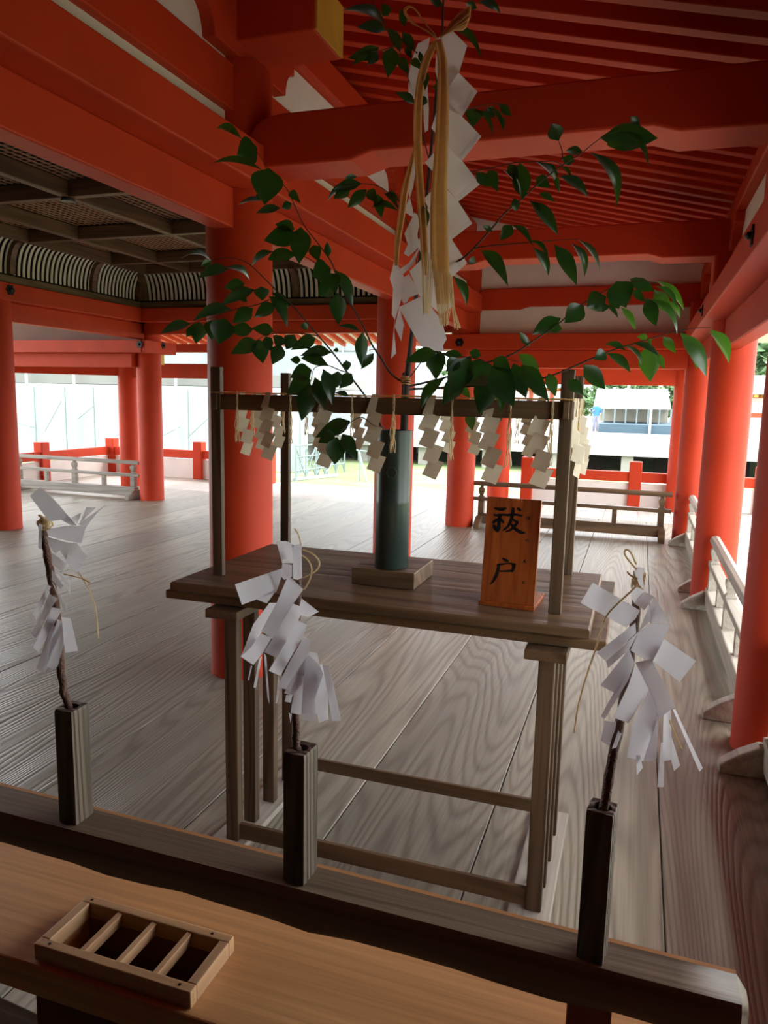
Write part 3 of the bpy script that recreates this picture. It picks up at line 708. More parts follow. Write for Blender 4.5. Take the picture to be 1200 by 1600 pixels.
n_ = MB().tube([_vb, PD(631, 690, 2.16), PD(633, 640, 2.16), PD(636, 590, 2.17), PD(641, 545, 2.17), PD(648, 480, 2.18), PD(655, 420, 2.19), PD(665, 330, 2.2), PD(672, 250, 2.2), PD(679, 180, 2.21), PD(684, 110, 2.22), PD(691, 50, 2.22), PD(693, 0, 2.22), PD(695, -60, 2.22)],
     [.011, .011, .0105, .010, .0075, .0065, .006, .0055, .005, .0045, .004, .0035, .003, .0025], 10).build('stem', BARK, sk, smooth=True)
MB().beam(PD(629, 700, 2.185), PD(634, 582, 2.19), .018, .012).build('split_stake', BARK, sk, bevel=.002)
mb = MB()
for k in range(5):
    c = PD(634, 588+k*3, 2.165); mb.tube([c+Vector((.015*math.cos(a), .015*math.sin(a), .002*math.sin(a+k))) for a in [q*PI/5 for q in range(11)]], .0016, 6)
mb.build('binding_cord', HEMP, sk, smooth=True)
T = {
 'A': [(606, 690, 2.16), (590, 655, 2.13), (575, 625, 2.10), (545, 585, 2.05), (520, 551, 2.02), (490, 516, 1.99), (460, 481, 1.97), (440, 462, 1.96), (418, 440, 1.95), (400, 422, 1.95), (385, 410, 1.95), (360, 402, 1.95), (330, 407, 1.95)],
 'A2': [(421, 468, 1.955), (405, 475, 1.95), (385, 480, 1.94), (362, 485, 1.94), (335, 495, 1.93), (300, 505, 1.93)],
 'A3': [(498, 525, 1.99), (470, 521, 1.97), (445, 521, 1.96), (420, 522, 1.95), (402, 531, 1.94)],
 'A4': [(550, 585, 2.05), (530, 578, 2.02), (512, 571, 2.0), (495, 573, 1.98), (489, 580, 1.97), (486, 596, 1.96)],
 'B': [(634, 600, 2.16), (612, 585, 2.15), (597, 562, 2.14), (582, 540, 2.13), (570, 515, 2.12), (555, 487, 2.12), (540, 462, 2.11), (527, 435, 2.10), (518, 410, 2.1), (495, 378, 2.09), (475, 352, 2.08), (462, 325, 2.07), (450, 298, 2.07), (435, 280, 2.06), (418, 262, 2.05), (400, 235, 2.05)],
 'B2': [(505, 425, 2.1), (495, 413, 2.09), (480, 403, 2.08), (462, 396, 2.08)],
 'C': [(655, 430, 2.19), (645, 380, 2.17), (635, 345, 2.15), (622, 322, 2.13), (605, 300, 2.12), (588, 290, 2.11), (565, 287, 2.1), (545, 289, 2.09)],
 'D': [(672, 255, 2.2), (664, 225, 2.19), (656, 190, 2.18), (652, 160, 2.17), (640, 130, 2.16), (631, 100, 2.15), (624, 80, 2.14), (612, 60, 2.13), (602, 42, 2.13), (592, 20, 2.12), (580, 0, 2.12)],
 'D2': [(624, 70, 2.14), (610, 74, 2.13), (595, 79, 2.12), (580, 80, 2.11)],
 'D3': [(652, 83, 2.15), (638, 72, 2.15), (626, 60, 2.14), (616, 50, 2.13)],
 'E': [(652, 470, 2.18), (680, 435, 2.16), (705, 415, 2.15), (728, 400, 2.14), (748, 380, 2.13), (770, 355, 2.12), (790, 332, 2.12), (814, 312, 2.11), (840, 288, 2.1), (865, 268, 2.1), (885, 254, 2.09), (908, 240, 2.08), (925, 226, 2.08), (945, 212, 2.07), (968, 204, 2.07)],
 'E2': [(740, 388, 2.13), (765, 384, 2.12), (800, 381, 2.11), (840, 378, 2.1), (875, 375, 2.1), (905, 374, 2.09)],
 'F': [(668, 320, 2.2), (695, 292, 2.18), (715, 278, 2.17), (740, 268, 2.16), (775, 261, 2.15), (805, 254, 2.14), (840, 253, 2.14), (865, 252, 2.13), (879, 258, 2.12)],
 'F2': [(879, 250, 2.12), (878, 235, 2.12), (873, 221, 2.12)],
 'G': [(679, 200, 2.21), (700, 185, 2.2), (722, 175, 2.19), (738, 169, 2.19), (752, 165, 2.18), (768, 162, 2.18), (785, 163, 2.17)],
 'H': [(640, 603, 2.12), (668, 597, 2.06), (695, 590, 2.02), (725, 580, 2.0), (755, 568, 2.0), (785, 560, 2.0), (812, 547, 2.0), (840, 528, 2.0), (870, 508, 2.0), (900, 482, 2.0), (925, 466, 2.0), (950, 452, 2.0), (980, 442, 2.0), (1005, 440, 2.0), (1026, 442, 2.0)],
 'I': [(640, 608, 2.12), (690, 606, 2.04), (740, 603, 2.0), (790, 600, 2.0), (835, 594, 2.0), (870, 584, 2.0), (900, 571, 2.0), (930, 558, 2.0), (960, 546, 2.0), (990, 537, 2.0), (1020, 528, 2.0), (1055, 518, 2.0), (1085, 513, 2.0), (1110, 512, 2.0)],
 'J': [(600, 668, 2.12), (585, 665, 2.0), (565, 652, 1.99), (548, 660, 1.97), (535, 672, 1.96), (527, 682, 1.96)],
 'K': [(640, 590, 2.12), (655, 570, 2.06), (668, 553, 2.02), (682, 550, 2.0), (720, 557, 1.99), (752, 562, 1.99), (770, 572, 1.99), (790, 562, 1.99), (812, 566, 1.99)],
}
for k, p in T.items():
    stem('twig', p, .0032 if k in 'ABEHI' else .0018, .0009, BARK if k in 'AE' else TWIG)
def leaf(mb, bx, by, tx, ty, w, Y, bend=None, dY=None):
    r = R5; a = PD(bx, by, Y); dY = r.uniform(-.025, .02) if dY is None else dY
    b = PD(tx, ty, Y+dY); ax = b-a; L = ax.length; ax.normalize()
    view = ((a+b)/2-Vector((0, 0, H))).normalized(); side = ax.cross(view).normalized()
    px = .00172*((a+b)/2-Vector((0, 0, H))).length/2.0
    wa = w*px*LF; wr = max(wa, min(L*.42, .046)); c = min(1, wa/wr); s = math.sqrt(max(0, 1-c*c))*r.choice((-1, 1))
    wd = (side*c + view*s).normalized(); nm = ax.cross(wd).normalized()
    if nm.z < 0: nm = -nm
    if bend is None: bend = r.uniform(.05, .16)
    n = 9; rows = []
    for i in range(n+1):
        t = i/n
        if t < .06: f = .04
        else:
            u = (t-.06)/.94; f = (math.sin(PI*u**.80)**.92)*(1.04-.22*u) + .0
            if u > .88: f *= (1-u)/.12*.9+.10
        droop = bend*L*4*t*(1-t)
        p = a + ax*L*t + nm*droop*(1 if c > .35 else 1) + Vector((0, 0, 1))*bend*L*.8*t*(1-t)
        hw = wr/2*f; fold = .22*hw
        rows.append([p - wd*hw + nm*fold, p - wd*hw*.55 + nm*fold*.35, p, p + wd*hw*.55 + nm*fold*.35, p + wd*hw + nm*fold])
    mb.grid(rows)
LV = {
'B_': (2.06, 0, [(378,217,338,201,8),(402,231,370,243,27),(410,266,333,255,7),(420,263,413,320,34),(412,314,372,320,5),(438,325,400,333,9),(413,311,398,308,5),(463,366,412,376,22),(460,358,430,350,15),(470,355,467,413,24),(489,383,498,409,14),(465,398,418,406,14),(427,393,392,417,8),(517,420,487,431,27),(513,402,511,378,8),(519,445,498,462,20),(518,427,525,459,17),(527,457,529,508,19),(523,422,551,480,13),(563,518,528,509,6),(567,518,565,573,15),(584,552,564,577,10),(452,300,470,318,9),(456,318,440,325,9)]),
'A_': (1.96, 0, [(330,408,281,405,5),(330,408,314,416,8),(357,420,309,435,12),(352,418,390,438,7),(382,443,350,450,14),(398,453,345,478,14),(375,460,386,473,9),(408,448,410,470,17),(395,482,363,505,17),(430,475,397,496,15),(362,484,301,502,13),(298,506,250,522,11),(303,510,291,527,9),(312,503,306,537,19),(333,500,331,532,19),(352,497,341,538,27),(395,515,355,517,15),(427,517,393,513,14),(402,533,360,553,18),(404,530,411,568,20),(415,525,424,549,12),(440,525,431,543,16),(440,540,425,570,17),(460,523,447,546,17),(493,528,454,547,15),(518,551,469,556,13),(514,572,470,560,13),(470,563,453,562,9),(507,570,468,541,4),(487,578,453,590,21),(485,593,448,617,25),(485,600,471,658,23),(492,590,508,642,17),(505,577,519,633,16),(528,580,526,606,16),(550,585,530,607,15),(545,619,523,614,6),(541,563,543,579,10),(521,547,529,547,5),(480,516,472,504,8),(420,463,449,513,13),(424,457,453,483,8),(547,658,492,684,19),(523,678,497,692,18),(526,683,523,726,23),(535,678,557,719,17)]),
'C_': (2.1, 1, [(558,276,538,279,6),(565,287,520,296,14),(545,290,511,314,7),(548,292,521,310,15),(573,296,543,325,15),(575,297,590,318,14),(590,303,596,341,14),(622,330,580,325,8),(600,303,622,328,8),(661,322,664,361,15),(606,300,624,315,9)]),
'D_': (2.14, 1, [(603,40,535,16,11),(603,48,557,43,13),(605,43,625,82,12),(607,24,597,5,12),(633,42,626,14,9),(628,50,648,78,12),(592,74,543,91,15),(577,82,551,101,9),(590,82,574,102,13),(613,74,606,122,20),(624,90,639,116,12),(635,72,643,92,9),(640,97,663,112,9),(648,163,617,145,10),(652,155,668,160,10),(663,112,664,142,9),(655,80,660,100,6),(672,95,660,103,9),(692,8,672,1,8),(745,13,728,5,9),(748,3,782,21,9),(707,47,752,92,9),(683,128,691,142,14),(703,133,712,166,12)]),
'G_': (2.17, 1, [(742,170,738,200,21),(738,172,771,214,6),(760,168,772,184,13),(763,168,786,206,6),(783,182,787,202,6),(780,163,799,181,10)]),
'F_': (2.12, 1, [(873,220,862,193,19),(897,252,877,247,12),(818,312,812,254,23),(795,257,810,283,13),(743,270,767,292,14),(763,266,778,300,16),(786,266,814,311,5),(837,253,869,292,7),(850,255,872,275,9),(838,278,860,293,15),(872,275,875,302,7),(842,303,867,316,8),(813,318,798,322,15)]),
'E_': (2.09, 1, [(938,215,1028,216,30),(1000,196,985,182,9),(970,206,1013,261,8),(948,226,977,237,9),(910,236,884,235,10),(875,275,919,309,12),(878,262,893,278,5),(828,314,872,368,16),(832,315,845,332,7),(770,362,754,352,7),(800,352,781,376,16),(800,352,832,385,8),(752,391,794,448,17),(733,405,744,411,11),(828,376,857,405,6),(833,387,857,431,12),(866,382,901,446,19),(893,380,913,433,10),(904,375,937,425,7),(708,432,729,478,12)]),
'H_': (2.0, 0, [(876,497,831,523,18),(912,477,882,505,22),(947,463,917,480,24),(857,512,878,514,11),(828,541,812,518,8),(947,475,941,488,9),(948,476,966,497,5),(963,440,978,481,29),(957,458,967,483,15),(985,437,1022,455,13),(1000,440,984,436,7),(990,453,1008,472,9),(1010,465,1025,510,16)]),
'H2': (2.0, 1, [(970,480,993,517,9),(1022,453,1048,492,17),(1025,447,1058,483,7),(1026,439,1069,486,9),(1015,467,1058,523,9),(1042,470,1062,498,7)]),
'I_': (2.0, 0, [(978,548,945,538,8),(948,552,985,583,12),(947,551,928,562,17),(912,570,946,609,22),(888,593,912,618,16),(975,540,1002,573,6),(990,537,1030,558,8)]),
'I2': (2.0, 1, [(1063,520,1104,590,19),(1080,530,1089,577,14),(1110,515,1139,568,14),(1107,518,1138,560,6),(1013,538,1016,597,27),(1028,553,1038,577,9),(1036,526,1056,552,12),(1012,527,995,526,8),(1014,530,1017,540,6),(857,583,868,620,16)]),
'K_': (1.99, 0, [(682,550,632,566,17),(682,552,681,594,19),(722,555,690,553,10),(717,560,697,581,17),(680,548,697,573,7),(735,556,701,619,29),(752,556,733,550,11),(722,588,692,632,22),(767,582,749,648,28),(769,590,783,645,12),(772,560,800,583,17),(802,568,822,622,23),(694,592,658,640,13)]),
'K0': (1.965, 0, [(768,570,726,601,32),(769,572,803,636,31),(815,570,858,628,20)]),
'K2': (2.02, 1, [(668,562,675,581,9),(810,553,845,590,16),(775,590,790,625,17),(835,595,850,622,19),(720,605,735,622,11),(733,645,738,673,15),(778,645,776,664,13)]),
}
for k, (Y, g, ls) in LV.items():
    LF = 1.42 if k in ('A_', 'B_', 'K_', 'K0', 'H_') else 1.2
    mb = MB()
    for l in ls: leaf(mb, l[0], l[1], l[2], l[3], l[4], Y+R5.uniform(-.012, .012))
    if k == 'E_': leaf(mb, 922, 238, 962, 326, 14, 2.08, bend=.22)
    mb.build('foliage', LEAF2 if g and k[1] == '2' else LEAF, sk, smooth=True)
# ================================================================ BIG PAPER STREAMERS ON THE BRANCH
def poly(mb, pts, Y, gx=0, gy=0, fan=True):
    cx = sum(p[0] for p in pts)/len(pts); cy = sum(p[1] for p in pts)/len(pts)
    vs = [PD(x, y, Y + gx*(x-cx)*.0016 + gy*(y-cy)*.0016) for x, y in pts]
    mb.add(vs, [tuple(range(len(vs)))])
def paper(parent, name, polys, Y0, dstep, mat=PAPER, seed=1, amp=.5, th=.0004):
    r = random.Random(seed)
    for i, pts in enumerate(polys):
        mb = MB(); poly(mb, pts, Y0 - dstep*i, r.uniform(-amp, amp), r.uniform(-amp*.5, amp*.5)); mb.build(name, mat, parent, solid=th)
st = thing('paper_streamer', 'large white zigzag paper streamer tied near the top of the sakaki branch', 'paper streamer', PD(700, 60, 2.13), 'large paper streamers on the branch')
st['label'] = 'large white zigzag paper streamer hanging on the right of the sakaki stem'
del st['group']
paper(st, 'folded_panel', [
 [(683,60),(703,44),(730,71),(717,114),(690,152),(680,110)],
 [(690,110),(717,114),(746,143),(722,182),(690,165)],
 [(690,150),(722,182),(752,213),(722,251),(697,228),(674,200)],
 [(693,222),(722,251),(750,288),(716,315),(688,282),(664,254)],
 [(688,284),(716,315),(738,349),(706,374),(678,340),(662,311)],
 [(678,340),(706,374),(730,411),(695,443),(664,408),(650,380)],
 [(664,400),(695,443),(708,478),(689,492),(655,462),(640,424)],
 [(660,462),(623,480),(657,541),(689,553),(693,545),(692,540),(698,530),(690,500)]], 2.13, -.003, seed=4, amp=.35)
for q in ([(746,143),(722,182),(722,170),(736,140)], [(752,213),(722,251),(719,240),(743,211)], [(750,288),(716,315),(713,306),(741,281)], [(738,349),(706,374),(704,368),(732,345)]):
    mb = MB(); poly(mb, q, 2.12); mb.build('paper_edge', PAPER, st, solid=.0004)
s2 = thing('paper_streamer', 'large white zigzag paper streamer hanging on the left of the sakaki stem', 'paper streamer', PD(650, 80, 2.16))
paper(s2, 'folded_panel', [
 [(672,58),(653,68),(642,97),(638,122),(638,150),(650,157),(657,117),(667,90)],
 [(661,142),(662,190),(664,207),(669,203),(670,170),(668,130)],
 [(648,245),(637,293),(640,310),(646,290),(652,250)],
 [(640,307),(631,331),(648,341),(644,322)],
 [(648,332),(632,365),(637,382),(631,396),(638,401),(656,385),(652,367),(657,340)],
 [(656,385),(647,413),(629,429),(624,421),(639,411)],
 [(617,404),(609,435),(614,451),(612,491),(617,500),(635,440),(624,418)],
 [(632,433),(624,463),(631,475),(637,471),(639,465),(655,459),(647,443),(639,428)],
 [(624,479),(617,511),(627,533),(631,507),(634,516),(627,491)],
 [(617,498),(611,560),(619,552),(616,519)]], 2.16, .001, seed=9, amp=.4)
# hemp ties
def ribbon(mb, pts, Y, n=5, r=.0011, seed=0, spread=1.0):
    rr = random.Random(seed)
    for k in range(n):
        u = (k/(max(1, n-1))-.5); ph = rr.uniform(0, 6)
        P = []
        for i, (x, y, w) in enumerate(pts):
            P.append((x + u*w*spread + rr.uniform(-.8, .8), y + rr.uniform(-2, 2), Y + .004*math.sin(ph+i) ))
        mb.tube(ppath(P), r, 5)
hb = thing('hemp_bundle', 'golden hemp fibre bundle tied in a bow around the top of the sakaki stem', 'hemp bundle', PD(688, 58, 2.11))
def strap(pts, Y, name, mat, seed):
    rr = random.Random(seed); rows = []
    C3 = [(PD(x, y, Y + .003*math.sin(i)), w) for i, (x, y, w) in enumerate(pts)]
    S3 = []
    for i in range(len(C3)-1):
        a, b = C3[i], C3[i+1]; pa = C3[i-1] if i else a; pb = C3[i+2] if i+2 < len(C3) else b
        for k in range(4):
            t = k/4; S3.append((.5*((2*a[0]) + (b[0]-pa[0])*t + (2*pa[0]-5*a[0]+4*b[0]-pb[0])*t*t + (-pa[0]+3*a[0]-3*b[0]+pb[0])*t**3), a[1]+(b[1]-a[1])*t))
    S3.append(C3[-1])
    for i, (p, w) in enumerate(S3):
        d = (S3[min(i+1, len(S3)-1)][0]-S3[max(i-1, 0)][0]).normalized(); v = (p-Vector((0, 0, H))).normalized(); s_ = d.cross(v).normalized()*w*1.4*.00178
        rows.append([p + s_*u + v*(.0016*(math.cos(u*5+i*.2))+.0012*((j*7+3) % 5-2)) for j, u in enumerate([-.5, -.38, -.25, -.12, 0, .12, .25, .38, .5])])
    return MB().grid(rows).build(name, mat, hb, smooth=True, solid=.0003)
strap([(684,62,8),(691,95,10),(692,140,12),(691,190,14),(689,240,15),(686,300,18),(686,350,20),(687,400,20),(691,440,18),(692,475,14)], 2.095, 'hemp_strap', HEMP, 1)
strap([(680,66,6),(666,95,9),(657,130,9),(653,175,9),(653,230,9),(656,290,9),(660,340,9),(663,390,8),(665,430,7)], 2.11, 'hemp_strap', HEMP, 2)
strap([(650,225,3),(640,265,6),(632,300,8),(627,340,8),(621,380,7),(619,415,4)], 2.115, 'hemp_strap', HEMP, 3)
mb = MB()
ribbon(mb, [(670,395,14),(668,430,18),(667,460,14),(666,490,9)], 2.09, 9, .0012, 5)
ribbon(mb, [(690,420,24),(692,450,22),(693,480,20),(694,508,12)], 2.085, 12, .0012, 6)
mb.build('fibre_ends', HEMPL, hb, smooth=True)
mb = MB(); ribbon(mb, [(703,430,4),(706,462,4),(708,480,3),(712,500,6),(715,514,9)], 2.09, 5, .0013, 8); mb.build('fibre_strand', HEMPL, hb, smooth=True)
mb = MB(); rr_ = random.Random(77)
for k in range(16):
    u = k/15; ty = 10+30*u; tx = 737-6*u-5*abs(u-.5); yo = rr_.uniform(-.006, .006)
    P_ = [(688,57+2*u,2.10), (700+2*u,42+8*u,2.10+yo), (715,24+18*u,2.098+yo), (tx,ty,2.095+yo), (tx-6,ty+7,2.09+yo), (708,40+8*u,2.09+yo), (690,57,2.095)]
    mb.tube(ppath(P_), .0019, 5)
mb.build('bow_loop', HEMP, hb, smooth=True)
mb = MB(); ribbon(mb, [(684,60,3),(665,48,4),(645,35,4),(634,22,4),(634,13,4),(643,11,4),(652,18,4),(662,35,3),(680,55,3)], 2.10, 4, .0013, 12); mb.build('bow_loop', HEMP, hb, smooth=True)
# ================================================================ PAPER WANDS IN THE HOLDERS
def wand(label, stick, radii, polys, straws, holder, seed, knots=()):
    hx, hy = holder
    t = thing('paper_wand', label, 'paper wand', (hx, hy, .98))
    P = [Vector((hx, hy, .90)), Vector((hx, hy, 1.02))] + [PD(x, y, hy+dy) for x, y, dy in stick]; Q = []
    for i in range(len(P)-1):
        for k in range(4): Q.append(P[i].lerp(P[i+1], k/4))
    Q.append(P[-1]); rr = random.Random(seed); n = len(Q)
    Q2 = [q + Vector((rr.uniform(-.0007, .0007), rr.uniform(-.0007, .0007), 0)) for q in Q]
    MB().tube(Q2, [radii[0]+(radii[1]-radii[0])*i/(n-1)+rr.uniform(-.0003, .0004) for i in range(n)], 12).build('stick', BARKR, t, smooth=True)
    paper(t, 'paper_strip', polys, hy-.007, .0011, seed=seed, amp=.45, th=.00025)
    for pts in straws:
        MB().tube(ppath([(x, y, hy-.038) for x, y in pts]), .0009, 6).build('straw', HEMPL, t, smooth=True)
    for (x, y, r_) in knots:
        c = PD(x, y, hy-.008); mb = MB()
        for k in range(4):
            ph = k*.8; mb.tube([c+Vector((r_*math.cos(a+ph), r_*.8*math.sin(a), r_*.5*math.sin(a+ph)+.002*(k-1.5))) for a in [q*PI/5 for q in range(11)]], .0012, 6)
        mb.build('knot', HEMPL, t, smooth=True)
    return t
wand('left paper wand with white paper strips on a dark stick in the left holder', [(99,1080,0),(95,1045,0),(92,1000,0),(88,950,0),(80,905,0),(74,868,0),(68,835,0),(64,812,0)], (.0050, .0052), [
 [(74,914),(80,916),(71,936),(56,968),(51,960)],
 [(76,927),(90,935),(82,947),(56,997),(49,990),(67,954)],
 [(82,949),(97,952),(89,967),(60,1020),(51,1012),(67,980)],
 [(97,971),(100,1006),(90,1041),(84,1046),(74,1042),(80,1000)],
 [(89,967),(97,971),(86,1012),(70,1051),(57,1045),(71,1000)],
 [(96,964),(110,966),(122,1017),(102,1020)],
 [(81,908),(104,947),(102,958),(84,915)],
 [(81,890),(99,915),(94,920),(81,906)],
 [(82,882),(109,912),(110,930),(94,900)],
 [(80,862),(107,884),(97,892),(82,882)],
 [(71,838),(102,847),(121,849),(136,870),(117,889),(94,860),(86,865),(81,860)],
 [(84,847),(94,858),(126,884),(126,896),(118,896)],
 [(164,790),(122,819),(134,825),(150,803)],
 [(135,792),(150,793),(124,818),(128,810)],
 [(111,809),(127,801),(121,819),(115,815)],
 [(72,827),(100,822),(134,822),(127,849),(110,846),(76,837)],
 [(64,761),(47,775),(77,815),(96,812),(112,822),(120,821),(104,803),(88,784)],
 [(61,818),(66,820),(65,858),(60,856)]],
 [[(122,894),(132,908),(142,928),(149,950),(152,975),(154,1000)], [(100,897),(118,901),(131,905),(141,911)]], (HP[0][0], HP[0][1]), 21, [(66,812,.007),(73,818,.008)])
wand('middle paper wand with a fan of white paper strips in the middle holder', [(462,1165,0),(462,1140,0),(461,1110,0),(462,1060,0),(464,1000,0),(465,940,0),(465,900,0),(464,868,0)], (.0052, .0042), [
 [(421,942),(432,942),(409,988),(390,1014),(377,1025),(396,975)],
 [(409,990),(424,997),(411,1020),(396,1039),(376,1026),(382,1014)],
 [(405,1030),(409,1026),(400,1075),(396,1074)], [(412,1020),(416,1025),(420,1080),(421,1100),(418,1090)], [(435,1056),(438,1077),(433,1099),(431,1099)], [(392,1040),(394,1041),(389,1063),(387,1063)],
 [(447,1086),(457,1086),(454,1098),(445,1096)], [(451,1114),(456,1116),(454,1130)],
 [(471,1115),(493,1114),(493,1126),(484,1127),(472,1125)],
 [(504,1039),(513,1040),(520,1065),(533,1126),(519,1127),(510,1074)],
 [(499,1038),(510,1040),(513,1124),(498,1130),(492,1090)],
 [(483,1024),(499,1038),(510,1065),(496,1116),(471,1114),(474,1060)],
 [(465,1050),(483,1018),(492,1050),(471,1117),(454,1114)],
 [(483,1018),(496,1021),(499,1038),(457,1087),(444,1083)],
 [(474,996),(485,999),(483,1018),(447,1077),(433,1074),(452,1035)],
 [(465,969),(480,976),(472,996),(438,1056),(420,1048)],
 [(471,935),(498,956),(482,964),(465,960)],
 [(458,943),(474,950),(466,970),(432,1028),(413,1019)],
 [(432,846),(447,845),(459,852),(457,880),(441,880)],
 [(441,880),(456,883),(456,901),(444,906),(439,900)],
 [(400,936),(433,920),(417,943)],
 [(367,913),(441,888),(441,897),(432,925),(378,945)],
 [(450,900),(456,904),(474,921),(459,942),(426,999),(408,986),(432,942)],
 [(456,852),(472,850),(471,866),(472,903),(465,906),(458,904),(457,870)]],
 [[(471,858),(482,862),(492,868),(499,878),(497,888),(488,896),(474,903)], [(473,868),(482,876),(487,888),(485,903),(480,914),(475,921)], [(470,850),(466,835),(460,826)]], (HP[1][0], HP[1][1]), 22, [(464,864,.005)])
wand('right paper wand with crossed white paper strips in the right holder', [(948,1240,0),(952,1205,0),(962,1160,0),(972,1115,0),(980,1060,0),(988,1000,0),(995,950,0),(1000,905,0)], (.0052, .0045), [
 [(945,1126),(963,1128),(960,1148),(956,1168),(939,1157)], [(969,1132),(976,1134),(963,1168),(956,1170)],
 [(1033,1160),(1037,1160),(1037,1230),(1027,1230)], [(1049,1150),(1063,1196),(1053,1205),(1048,1185)], [(1051,1108),(1055,1108),(1098,1200),(1093,1206)], [(994,1180),(1001,1180),(1004,1200),(995,1212)],
 [(1037,1110),(1048,1105),(1050,1187),(1035,1190)],
 [(1029,1115),(1026,1185),(1018,1189),(1005,1189)],
 [(1015,1075),(1026,1102),(1027,1123),(1007,1190),(980,1183),(989,1130)],
 [(993,1038),(1015,1075),(989,1119),(982,1130),(958,1121),(982,1070)],
 [(991,1035),(982,1062),(945,1123),(939,1119),(960,1080)],
 [(983,1014),(991,1035),(963,1084),(938,1071)],
 [(993,1035),(1018,1030),(1055,1104),(1029,1123),(1024,1099)],
 [(998,987),(983,1015),(950,1044),(947,1033)],
 [(993,973),(994,989),(947,1033),(932,1020)],
 [(1037,998),(1088,1033),(1062,1066),(1018,1031)],
 [(998,987),(1018,973),(1048,975),(1037,1000),(1018,1037),(985,1016)],
 [(1022,932),(1046,971),(1018,973),(1015,949)],
 [(1015,947),(1033,954),(998,987),(1007,964)],
 [(926,910),(1000,954),(993,967),(978,980),(907,942)],
 [(1007,925),(1022,932),(1007,953),(991,943)],
 [(989,914),(1007,923),(991,943),(986,931)],
 [(994,885),(1008,888),(1004,901),(1007,923),(998,912),(991,894)]],
 [[(997,912),(985,925),(968,940),(948,962),(938,990),(928,1022),(915,1060),(903,1105),(897,1145)], [(995,890),(986,880),(977,868),(976,861),(981,859),(987,866),(994,882)], [(1046,1125),(1054,1145),(1066,1171)], [(996,905),(984,898),(980,893)]], (HP[2][0], HP[2][1]), 23, [(999,900,.005),(996,912,.005)])
# ================================================================ SMALL STREAMERS AND TASSELS ON THE FRAME
def shide(seed, s=1.0, mat=OLDPAPER, panels=4):
    """zigzag paper: a narrow neck and slanted panels, each folded off the previous"""
    r = random.Random(seed); mb = MB(); x = -.006; z = -.0; y = 0; w = .036; h = .054
    mb.add([Vector((x*s, 0, .004*s)), Vector(((x+.018)*s, 0, .004*s)), Vector(((x+.010)*s, -.004*s, -.045*s)), Vector(((x-.016)*s, -.004*s, -.045*s))], [(0, 1, 2, 3)])
    z = -.038; x = -.012
    for k in range(panels):
        sl = .016+r.uniform(-.004, .004); yy = -.004-.003*k+r.uniform(-.004, .004); tw = r.uniform(-.010, .010)
        mb.add([Vector((x*s, (yy)*s, z*s)), Vector(((x+w)*s, (yy+tw)*s, (z-.010)*s)), Vector(((x+w-sl)*s, (yy+tw-.005)*s, (z-h)*s)), Vector(((x-sl)*s, (yy-.004)*s, (z-h+.012)*s))], [(0, 1, 2, 3)])
        x += .004*(1 if k % 2 else -1)+.006; z -= h*.70
    return mb, mat
protoS = [shide(100+i)[0] for i in range(4)]
def tassel(seed, L=.16):
    r = random.Random(seed); mb = MB()
    for k in range(7):
        ph = r.uniform(0, 6); a = r.uniform(0, 6); sp = r.uniform(.003, .011)
        mb.tube([Vector((sp*math.cos(a)*min(1, max(0, t-.25)*2.5)+.0025*math.sin(ph+t*13), -.006+sp*math.sin(a)*.5*t, .004-L*t*r.uniform(.98, 1.02))) for t in [q/12 for q in range(13)]], .0011, 5)
    return mb
protoT = [tassel(200+i) for i in range(3)]
def put(mb, name, p, mat, label, cat, group, rz=0, s=1.0, solid=0):
    Mx = Matrix.Rotation(rz, 4, 'Z') @ Matrix.Scale(s, 4); m2 = MB(); m2.v = [tuple(Mx @ Vector(v)) for v in mb.v]; m2.f = list(mb.f)
    o = m2.build(name, mat, smooth=(name == 'hemp_tassel'), solid=solid); o.location = p
    return tag(o, label, cat, group)
ordn = ['leftmost', 'second from the left', 'third from the left', 'fourth from the left', 'fifth from the left', 'sixth from the left', 'seventh from the left']
zr_ = 1.457
for i, (px, s) in enumerate([(418, .98), (507, 1.05), (585, 1.08), (674, 1.12), (768, 1.14), (846, 1.16)]):
    q = PY(px, 626, 2.035); q.z = zr_
    put(protoS[i % 4], 'paper_streamer', q, OLDPAPER, 'small cream zigzag paper streamer on the front rope, %s of the six' % ordn[i], 'paper streamer', 'small paper streamers on the rope frame', R5.uniform(-.2, .2), s, .0003)
for i, (px, s) in enumerate([(372, .95), (454, .95), (550, .75), (616, 1.02), (709, 1.1), (800, 1.18), (862, 1.12)]):
    q = PY(px, 626, 2.03); q.z = zr_
    put(protoT[i % 3], 'hemp_tassel', q, HEMPL, 'thin pale hemp tassel on the front rope, %s of the seven' % ordn[i], 'tassel', 'hemp tassels on the rope frame', R5.uniform(-1, 1), s)
side = [(-1.245, 2.18, 1.0), (-1.25, 2.30, .95), (-1.255, 2.43, .95)]
for i, (x, y, s) in enumerate(side):
    put(protoS[(i+1) % 4], 'paper_streamer', (x+.012, y, zr_), OLDPAPER, 'small cream zigzag paper streamer on the left side rope, ' + ['nearest', 'middle one', 'farthest'][i], 'paper streamer', 'small paper streamers on the rope frame', .9+R5.uniform(-.3, .3), s, .0003)
    put(protoT[i], 'hemp_tassel', (x+.02, y+.06, zr_), HEMPL, 'thin hemp tassel on the left side rope, ' + ['nearest', 'middle one', 'farthest'][i], 'tassel', 'hemp tassels on the rope frame', 0, .9)
